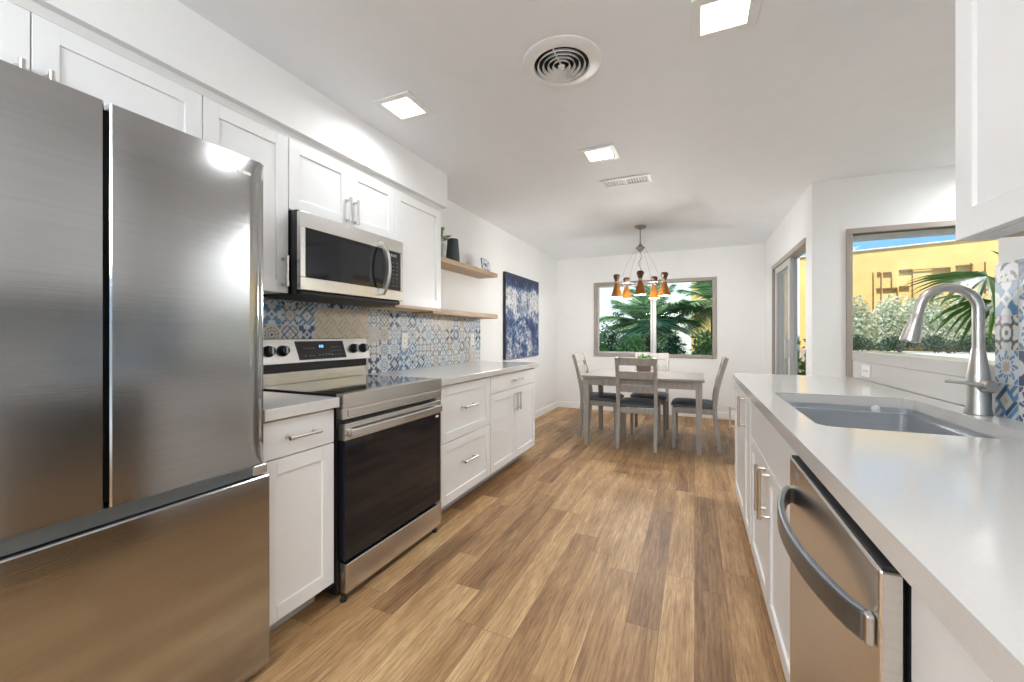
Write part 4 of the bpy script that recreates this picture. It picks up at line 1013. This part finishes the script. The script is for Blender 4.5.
def make_chair():
    t = thing('dining_chair', (0, 0, 0), 'x', 'chair', 'dining chairs around the table')
    hw = 0.205
    def post(s):
        prof = [(-0.245, 0.0), (-0.222, 0.18), (-0.203, 0.36), (-0.200, 0.46), (-0.216, 0.60), (-0.250, 0.76), (-0.305, 0.955)]
        pts = []
        for i in range(25):
            u = i / 24 * (len(prof) - 1); k = min(int(u), len(prof) - 2); f = u - k; f = f
            p0 = prof[max(k - 1, 0)]; p1 = prof[k]; p2 = prof[k + 1]; p3 = prof[min(k + 2, len(prof) - 1)]
            def cr(a, b, c_, d_): return 0.5 * (2 * b + (c_ - a) * f + (2 * a - 5 * b + 4 * c_ - d_) * f * f + (3 * b - a - 3 * c_ + d_) * f ** 3)
            pts.append((s * (hw - 0.018), cr(p0[0], p1[0], p2[0], p3[0]), cr(p0[1], p1[1], p2[1], p3[1])))
        pts[0] = (s * (hw - 0.018), -0.245, 0)
        return MB().rbar(pts, 0.036, 0.042, up=(0, 1, 0))
    for s in (-1, 1):
        post(s).build('leg', M['chair'], t, bevel=0.004)
        x = s * (hw - 0.02)
        MB().hexa([(x - .015, .17, 0), (x + .015, .17, 0), (x + .015, .20, 0), (x - .015, .20, 0)], [(x - .021, .163, .43), (x + .021, .163, .43), (x + .021, .205, .43), (x - .021, .205, .43)]).build('leg', M['chair'], t, bevel=0.003)
    MB().box(-hw + .036, hw - .036, .172, .196, .375, .432).box(-hw + .036, hw - .036, -.215, -.192, .375, .432).box(-hw + .008, -hw + .030, -.185, .163, .375, .432).box(hw - .030, hw - .008, -.185, .163, .375, .432).build('seat_frame', M['chair'], t, bevel=0.003)
    # cushion: rounded pad
    n = 10; vs = []; fs = []
    for zt in (0, 1):
        for i in range(n + 1):
            for j in range(n + 1):
                u = 2 * i / n - 1; v = 2 * j / n - 1
                rim = max(abs(u), abs(v)); z = 0.433 + (0.012 if zt == 0 and rim > 0.99 else 0) if zt == 0 else 0.462 + 0.028 * (1 - rim ** 5)
                sx = 1 - 0.04 * (abs(v) ** 6); sy = 1 - 0.04 * (abs(u) ** 6)
                vs.append((u * (hw + 0.004) * sx, 0.008 + v * 0.208 * sy, z))
    N = (n + 1) ** 2
    for i in range(n):
        for j in range(n):
            a = i * (n + 1) + j; fs.append((a, a + 1, a + n + 2, a + n + 1)); a += N; fs.append((a, a + n + 1, a + n + 2, a + 1))
    edge = [i * (n + 1) for i in range(n + 1)] + [n * (n + 1) + j for j in range(1, n + 1)] + [i * (n + 1) + n for i in range(n - 1, -1, -1)] + [j for j in range(n - 1, 0, -1)]
    for k in range(len(edge)):
        a, b = edge[k], edge[(k + 1) % len(edge)]; fs.append((a, b, b + N, a + N))
    MB().add(vs, fs, True).build('seat', M['cushion'], t, sharp=60)
    def rail(z0, z1, y, name, curve=0.012, topdip=0.0):
        n = 8; vs = []; fs = []
        for i in range(n + 1):
            u = 2 * i / n - 1; x = u * (hw - 0.036); yy = y - curve * (1 - u * u); zt = z1 - topdip * (1 - u * u)
            for (a, z) in ((0.009, z0), (-0.009, z0), (-0.009 - 0.0, zt), (0.009, zt)):
                vs.append((x, yy + a - (z - z0) * 0.20, z))
        for i in range(n):
            for k in range(4):
                a = i * 4 + k; b = i * 4 + (k + 1) % 4; fs.append((a, a + 4, b + 4, b))
        fs.append((0, 1, 2, 3)); fs.append((4 * n + 3, 4 * n + 2, 4 * n + 1, 4 * n))
        return MB().add(vs, fs).build(name, M['chair'], t, bevel=0.003)
    rail(0.875, 0.958, -0.281, 'top_rail', topdip=0.006)
    rail(0.735, 0.812, -0.246, 'back_slat')
    rail(0.595, 0.672, -0.217, 'back_slat')
    return t
c0 = make_chair()
chairs = [((-0.545, 4.585), 0, 'grey dining chair with its back to the kitchen, nearest the camera'),
          ((-0.99, 4.88), -92, 'grey dining chair at the left end of the table by the painting side'),
          ((-0.01, 4.80), 89, 'grey dining chair at the right end of the table, seen from the side'),
          ((-0.50, 5.245), 180, 'grey dining chair on the window side, mostly hidden behind the table')]
for i, ((x, y), a, lb) in enumerate(chairs):
    o = c0 if i == 0 else copy_tree(c0)
    o.location = (x, y, 0); o.rotation_euler = (0, 0, R(a)); o['label'] = lb

# centrepiece plant
cpx, cpy = -0.52, 4.80
cpn = thing('centerpiece_plant', (cpx, cpy, TZ + .001), 'low green plant in a square taupe pot in the middle of the dining table', 'plant')
zt_ = TZ + 0.001
MB().hexa([(cpx - .065, cpy - .055, zt_), (cpx + .065, cpy - .055, zt_), (cpx + .065, cpy + .055, zt_), (cpx - .065, cpy + .055, zt_)],
          [(cpx - .078, cpy - .065, zt_ + .125), (cpx + .078, cpy - .065, zt_ + .125), (cpx + .078, cpy + .065, zt_ + .125), (cpx - .078, cpy + .065, zt_ + .125)]).build('pot', M['taupepot'], cpn, bevel=0.006)
lm = MB(); rnd = random.Random(11)
for k in range(90):
    a = rnd.uniform(0, 6.28); el = rnd.uniform(0.3, 1.45)
    d = Vector((math.cos(a) * math.cos(el), 0.7 * math.sin(a) * math.cos(el), math.sin(el)))
    b0 = Vector((cpx + rnd.uniform(-.055, .055), cpy + rnd.uniform(-.045, .045), zt_ + .122)); add_leaf(lm, b0, d, rnd.uniform(0.09, 0.155), 0.026, droop=0.3)
lm.build('leaves', M['potleaf'], cpn)

# ================================================================== fan palm in the nook
def fan(mb, hub, e1, e2, R0, a0, a1, n, rnd, droop=0.12):
    hub = Vector(hub); e1 = Vector(e1).normalized(); e2 = Vector(e2).normalized(); nn = e1.cross(e2).normalized()
    for k in range(n):
        a = R(a0 + (a1 - a0) * (k + 0.5) / n); d = e1 * math.cos(a) + e2 * math.sin(a); s = nn.cross(d).normalized()
        L = R0 * rnd.uniform(0.88, 1.05); W = 2 * L * 0.42 * math.tan(R(abs(a1 - a0)) / n / 2) * 1.1
        rows = []
        for t, wd in ((0.0, 0.05), (0.25, 0.62), (0.45, 1.0), (0.7, 0.72), (0.88, 0.38), (1.0, 0.02)):
            c_ = hub + d * L * t - Vector((0, 0, 1)) * droop * L * t * t * t * 1.6
            rows.append((c_ - s * W / 2 * wd, c_ + nn * 0.010 * wd, c_ + s * W / 2 * wd))
        vs = [p for r_ in rows for p in r_]; fs = []
        for i in range(len(rows) - 1):
            for j in range(2): q = i * 3 + j; fs.append((q, q + 1, q + 4, q + 3))
        mb.add(vs, fs)
fpx, fpy = 1.62, 3.22
fpn = thing('potted_fan_palm', (fpx, fpy, 0), 'fan palm with glossy split leaves standing beyond the quartz ledge', 'plant')
MB().lathe([(0, 0), (0.15, 0), (0.19, 0.34), (0.20, 0.36), (0.18, 0.36), (0.17, 0.31), (0, 0.31)], (fpx, fpy, 0), 32).build('pot', M['greypot'], fpn)
MB().lathe([(0, 0.312), (0.168, 0.312), (0.168, 0.318), (0, 0.322)], (fpx, fpy, 0), 24).build('soil', M['soil'], fpn)
MB().tube([(fpx, fpy, 0.31), (fpx + 0.02, fpy, 0.6), (fpx, fpy + 0.01, 0.86)], [0.045, 0.035, 0.025], 12).build('stem', M['trunk'], fpn)
rnd = random.Random(21)
FR = [((1.50, 3.18, 1.515), (-1, -0.15, 0.02), (0.02, 0.82, 0.30), 0.40, -105, 110, 21, 0.16),
      ((1.50, 3.10, 1.37), (-1, -0.25, -0.10), (0.05, 0.75, 0.26), 0.32, -95, 60, 15, 0.30),
      ((1.82, 3.30, 1.44), (0.8, 0.3, 0.1), (-0.3, 0.8, 0.3), 0.36, -115, 115, 18, 0.2),
      ((1.66, 3.52, 1.40), (0.3, 1, 0.15), (-1, 0.0, 0.3), 0.30, -90, 90, 18, 0.2),
      ((1.80, 2.90, 1.33), (0.5, -0.8, 0.1), (0.8, 0.5, 0.3), 0.33, -110, 110, 18, 0.2),
      ((1.70, 3.24, 1.50), (0.6, 0.3, 0.9), (0.8, 0.1, -0.5), 0.26, -75, 75, 13, 0.1)]
for hub, e1, e2, R0, a0, a1, n, dp in FR:
    lf = MB(); fan(lf, hub, e1, e2, R0, a0, a1, n, rnd, dp); fo = lf.build('frond', M['fanleaf'], fpn)
    b = Vector((fpx, fpy, 0.85)); h = Vector(hub); m_ = (b + h) / 2 + Vector((0, 0, 0.06))
    MB().tube([b, m_, h], 0.006, 6).build('petiole', M['potleaf'], fo)

# ================================================================== outdoors
gnd = struct('trim_2', MB().box(-16, 16, YF + 0.4, 30, -0.20, -0.10).box(3.0, 16, -12, YF + 0.4, -0.20, -0.10).box(XP + 0.13, 3.0, YP + 0.14, YF + 0.4, -0.20, -0.10), M['ground'])
gnd.name = 'ground'
# raised gravel bank with a low white retaining wall
bk = MB().add([(1.80, 5.6, 0.93), (8, 5.6, 0.93), (8, 7.10, 0.93), (1.80, 9.17, 0.93), (1.80, 5.6, -.1), (8, 5.6, -.1), (8, 7.10, -.1), (1.80, 9.17, -.1)], [(0, 1, 2, 3), (7, 6, 5, 4), (0, 4, 5, 1), (1, 5, 6, 2), (2, 6, 7, 3), (3, 7, 4, 0)])
g_ = bk.build('raised_gravel_bed', M['gravel']); tag(g_, 'raised bed of pale gravel outside, in front of the yellow building', 'garden bed')
tag(MB().box(1.58, 9, 5.40, 5.595, -0.1, 0.91).build('retaining_wall', M['whitestucco'], bevel=0.01), 'low white retaining wall along the front of the gravel bed outside', 'wall')
# yellow building, set at an angle
yb = thing('yellow_building', (2.54, 9.0, 0), 'sunlit yellow stucco building behind the shrubs outside', 'building')
U = Vector((0.949, -0.316, 0)); Nn = Vector((0.316, 0.949, 0)); P0 = Vector((2.54, 9.0, 0))
def wpt(t, n, z): p = P0 + U * t + Nn * n; return (p.x, p.y, z)
def wbox(mb, t0, t1, n0, n1, z0, z1): mb.hexa([wpt(t0, n0, z0), wpt(t1, n0, z0), wpt(t1, n1, z0), wpt(t0, n1, z0)], [wpt(t0, n0, z1), wpt(t1, n0, z1), wpt(t1, n1, z1), wpt(t0, n1, z1)]); return mb
wbox(MB(), -2.75, 6, 0, 4, -0.1, 2.64).build('stucco_wall', M['stucco'], yb)
wbox(MB(), -2.79, 6.04, -0.04, 4.04, 2.642, 2.66).build('roof_edge', M['whitestucco'], yb)
tr = thing('wall_trellis', wpt(0.7, -0.03, 1.3), 'thin brown ladder-like metal trellis fixed on the yellow building wall', 'trellis')
tm = MB()
for t, z0, z1 in ((0.26, 1.40, 2.25), (0.36, 1.40, 2.24), (0.49, 1.96, 2.23), (0.56, 1.60, 1.96), (0.74, 1.45, 2.25), (1.38, 2.0, 2.28), (1.52, 1.8, 2.28), (1.16, 1.6, 2.24)): wbox(tm, t - 0.008, t + 0.008, -0.05, -0.02, z0, z1)
for t0, t1, z in ((0.31, 0.355, 2.22), (0.385, 0.49, 2.21), (0.58, 0.74, 2.23), (0.30, 0.355, 1.95), (0.38, 0.56, 1.945), (0.58, 0.70, 1.96), (0.96, 1.16, 2.215), (1.22, 1.40, 2.23)): wbox(tm, t0, t1, -0.05, -0.02, z, z + 0.028)
wbox(tm, 0.74, 0.97, -0.04, -0.02, 2.235, 2.245)
tm.build('trellis_bars', M['trellis'], tr)
wbox(MB(), 0.20, 1.60, -0.02, -0.001, 1.40, 1.43).build('mounting_rail', M['trellis'], tr)

tag(MB().box(-6, 5, -9, -3.13, -0.12, -0.02).build('bounce_patio', M['whitestucco']), 'unseen pale patio added behind the kitchen to bounce sunlight in through the glass', 'patio')  # added as a reflector: throws sunlight up to the kitchen ceiling
# white neighbouring wall behind everything
tag(MB().box(-9, 0.6, 13.2, 13.4, -0.1, 4.6).build('garden_wall', M['whitestucco']), 'tall white garden wall far behind the palm, seen through the dining window', 'wall')
wp = tag(MB().box(1.425, 1.545, 7.9, 8.05, -0.1, 3.4).build('white_column', M['whitestucco'], bevel=0.01), 'white stucco column outside, seen through the sliding door', 'column')

def shrub(name, c, s, n, leaf, m, label, cat='shrub', grp=None, seed=0, stretch=1.0, stemm='trunk'):
    rnd = random.Random(seed); t = thing(name, (c[0], c[1], c[2]), label, cat, grp); mb = MB(); c_ = Vector(c)
    V = []; F = []
    blobs = [(rnd.uniform(-.55, .55), rnd.uniform(-.5, .5), rnd.uniform(.25, .75), rnd.uniform(.3, .5)) for _ in range(9)]
    for k in range(n):
        b = rnd.choice(blobs)
        d = Vector((rnd.gauss(0, 1), rnd.gauss(0, 1), rnd.gauss(0, 1))).normalized() * (rnd.random() ** 0.35) * b[3]
        p = Vector((b[0] + d.x, b[1] + d.y, max(0.09, min(1.0, b[2] + d.z))))
        p = c_ + Vector((p.x * s[0], p.y * s[1], p.z * s[2]))
        dd_ = (Vector((rnd.gauss(0, 1), rnd.gauss(0, 1), rnd.gauss(0.6, 1)))).normalized(); L = leaf * rnd.uniform(.6, 1.3); W = L * 0.42 / stretch
        sd = dd_.cross(Vector((rnd.gauss(0, 1), rnd.gauss(0, 1), rnd.gauss(0, 1)))).normalized()
        o = len(V); V += [p, p + dd_ * L * .5 + sd * W / 2, p + dd_ * L, p + dd_ * L * .5 - sd * W / 2]; F.append((o, o + 1, o + 2, o + 3))
    mb.add(V, F); mb.build('foliage', M[m], t)
    st = MB()
    for b in blobs: st.tube([c_, c_ + Vector((b[0] * s[0] * .6, b[1] * s[1] * .6, b[2] * s[2]))], [0.02, 0.008], 5)
    st.build('stems', M[stemm], t)
    return t
# sage shrubs in front of the yellow building (line through (2.26,8.0) and (2.97,6.58))
SG = ['pale sage shrub at the left, next to the window frame past the sink', 'pale sage shrub second from the window frame', 'pale sage shrub behind the spray head of the faucet', 'pale sage shrub behind the arch of the faucet', 'pale sage shrub beside the tiled wall edge', 'pale sage shrub hidden past the tiled wall']
sp_ = [(2.28, 8.62), (2.75, 8.44), (3.22, 8.28), (3.69, 8.12), (4.16, 7.96), (4.65, 7.80)]
for i, (x, y) in enumerate(sp_):
    shrub('sage_shrub', (x, y, 0.955), (0.36, 0.28, 0.84), 4500, 0.055, 'sage', SG[i], 'shrub', 'pale sage shrubs by the yellow building', seed=40 + i)
LG = ['low dark green hedge plant under the left sage shrub', 'low dark green hedge plant below the spray head', 'low dark green hedge plant left of the faucet neck', 'low dark green hedge plant at the tiled wall edge']
for i, (x, y) in enumerate([(2.30, 7.98), (2.75, 7.80), (3.20, 7.62), (3.65, 7.45)]):
    shrub('ground_hedge', (x, y, 0.945), (0.36, 0.22, 0.22), 1700, 0.045, 'sagedark', LG[i], 'shrub', 'dark low hedge plants on the gravel bed', seed=60 + i)
shrub('garden_shrub', (1.27, 6.3, -0.1), (0.26, 0.30, 1.20), 2600, 0.08, 'hedgelime', 'green garden shrub outside the sliding door', seed=70)

# feather palms outside the dining window
def palm(loc, crown_z, nf, FL, label, seed, m='palmleaf'):
    rnd = random.Random(seed); x, y = loc
    t = thing('feather_palm', (x, y, -0.1), label, 'palm', None)
    MB().tube([(x, y, -0.1), (x + .03, y, crown_z * .5), (x, y, crown_z)], [0.20, 0.17, 0.13], 12).build('trunk', M['trunk'], t)
    for k in range(nf):
        az = k * 2.39996 + rnd.uniform(-.2, .2); el = R(rnd.uniform(-15, 80)); L = FL * rnd.uniform(.8, 1.1)
        h = Vector((math.cos(az), math.sin(az), 0)); pts = []
        for i in range(15):
            s = i / 14; pts.append(Vector((x, y, crown_z)) + h * (L * s * math.cos(el) * (1 - 0.1 * s)) + Vector((0, 0, L * (s * math.sin(el) - 0.30 * s * s))))
        mb = MB(); mb.tube(pts, [0.010 - 0.008 * i / 14 for i in range(15)], 5)
        V = []; Fc = []
        for i in range(40):
            s = 0.12 + 0.88 * i / 39; u = s * 14; k0 = min(int(u), 13); p = pts[k0].lerp(pts[k0 + 1], u - k0); d = (pts[k0 + 1] - pts[k0]).normalized()
            sd = d.cross(Vector((0, 0, 1)));
            if sd.length < .05: sd = Vector((-h.y, h.x, 0))
            sd.normalize(); ll = 0.44 * (math.sin(math.pi * (0.15 + 0.8 * s)) ** .7) * rnd.uniform(.85, 1.1)
            for sg in (-1, 1):
                dd_ = (sd * sg + d * 0.75 + Vector((0, 0, 0.15 - rnd.uniform(0, .35)))).normalized(); w_ = 0.024
                o = len(V); V += [p - d * w_ / 2, p + d * w_ / 2, p + dd_ * ll * .55 + d * w_ * .5 - Vector((0, 0, .01)), p + dd_ * ll - Vector((0, 0, .06 * ll / .36)), p + dd_ * ll * .55 - d * w_ * .4 - Vector((0, 0, .01))]
                Fc.append((o, o + 1, o + 2, o + 3, o + 4))
        mb.add(V, Fc); mb.build('frond', M[m], t)
    return t
palm((-0.82, 8.35), 1.40, 26, 1.15, 'big feather palm filling the left pane of the dining window', 1)
palm((0.42, 8.75), 1.78, 26, 0.95, 'feather palm filling the upper part of the right pane of dining window', 2)
WB = [((-1.80, 7.55), (0.36, 0.30, 1.20), 'hedge', 'green shrub at the lower left of the dining window'), ((-1.05, 7.45), (0.36, 0.30, 1.15), 'hedge', 'green shrub under the palm, in the left pane of the dining window'),
      ((-0.38, 7.5), (0.30, 0.30, 1.10), 'sagedark', 'dark shrub just right of the mullion of the dining window'), ((0.12, 7.5), (0.24, 0.30, 1.20), 'hedge', 'green shrub in the lower middle of the right pane of dining window'),
      ((0.55, 7.5), (0.22, 0.30, 1.30), 'hedgelime', 'bright lime shrub at the right side of the dining window'), ((-1.9, 10.2), (0.6, 0.4, 1.7), 'sagedark', 'tall dark shrub behind the big palm outside'), ((-0.85, 10.3), (0.6, 0.4, 1.9), 'sagedark', 'tall dark shrub between the two palms outside')]
for i, ((x, y), s, m, lb) in enumerate(WB):
    shrub('garden_shrub', (x, y, -0.1), (s[0], s[1], s[2] + .1), 3200, 0.08, m, lb, seed=90 + i)
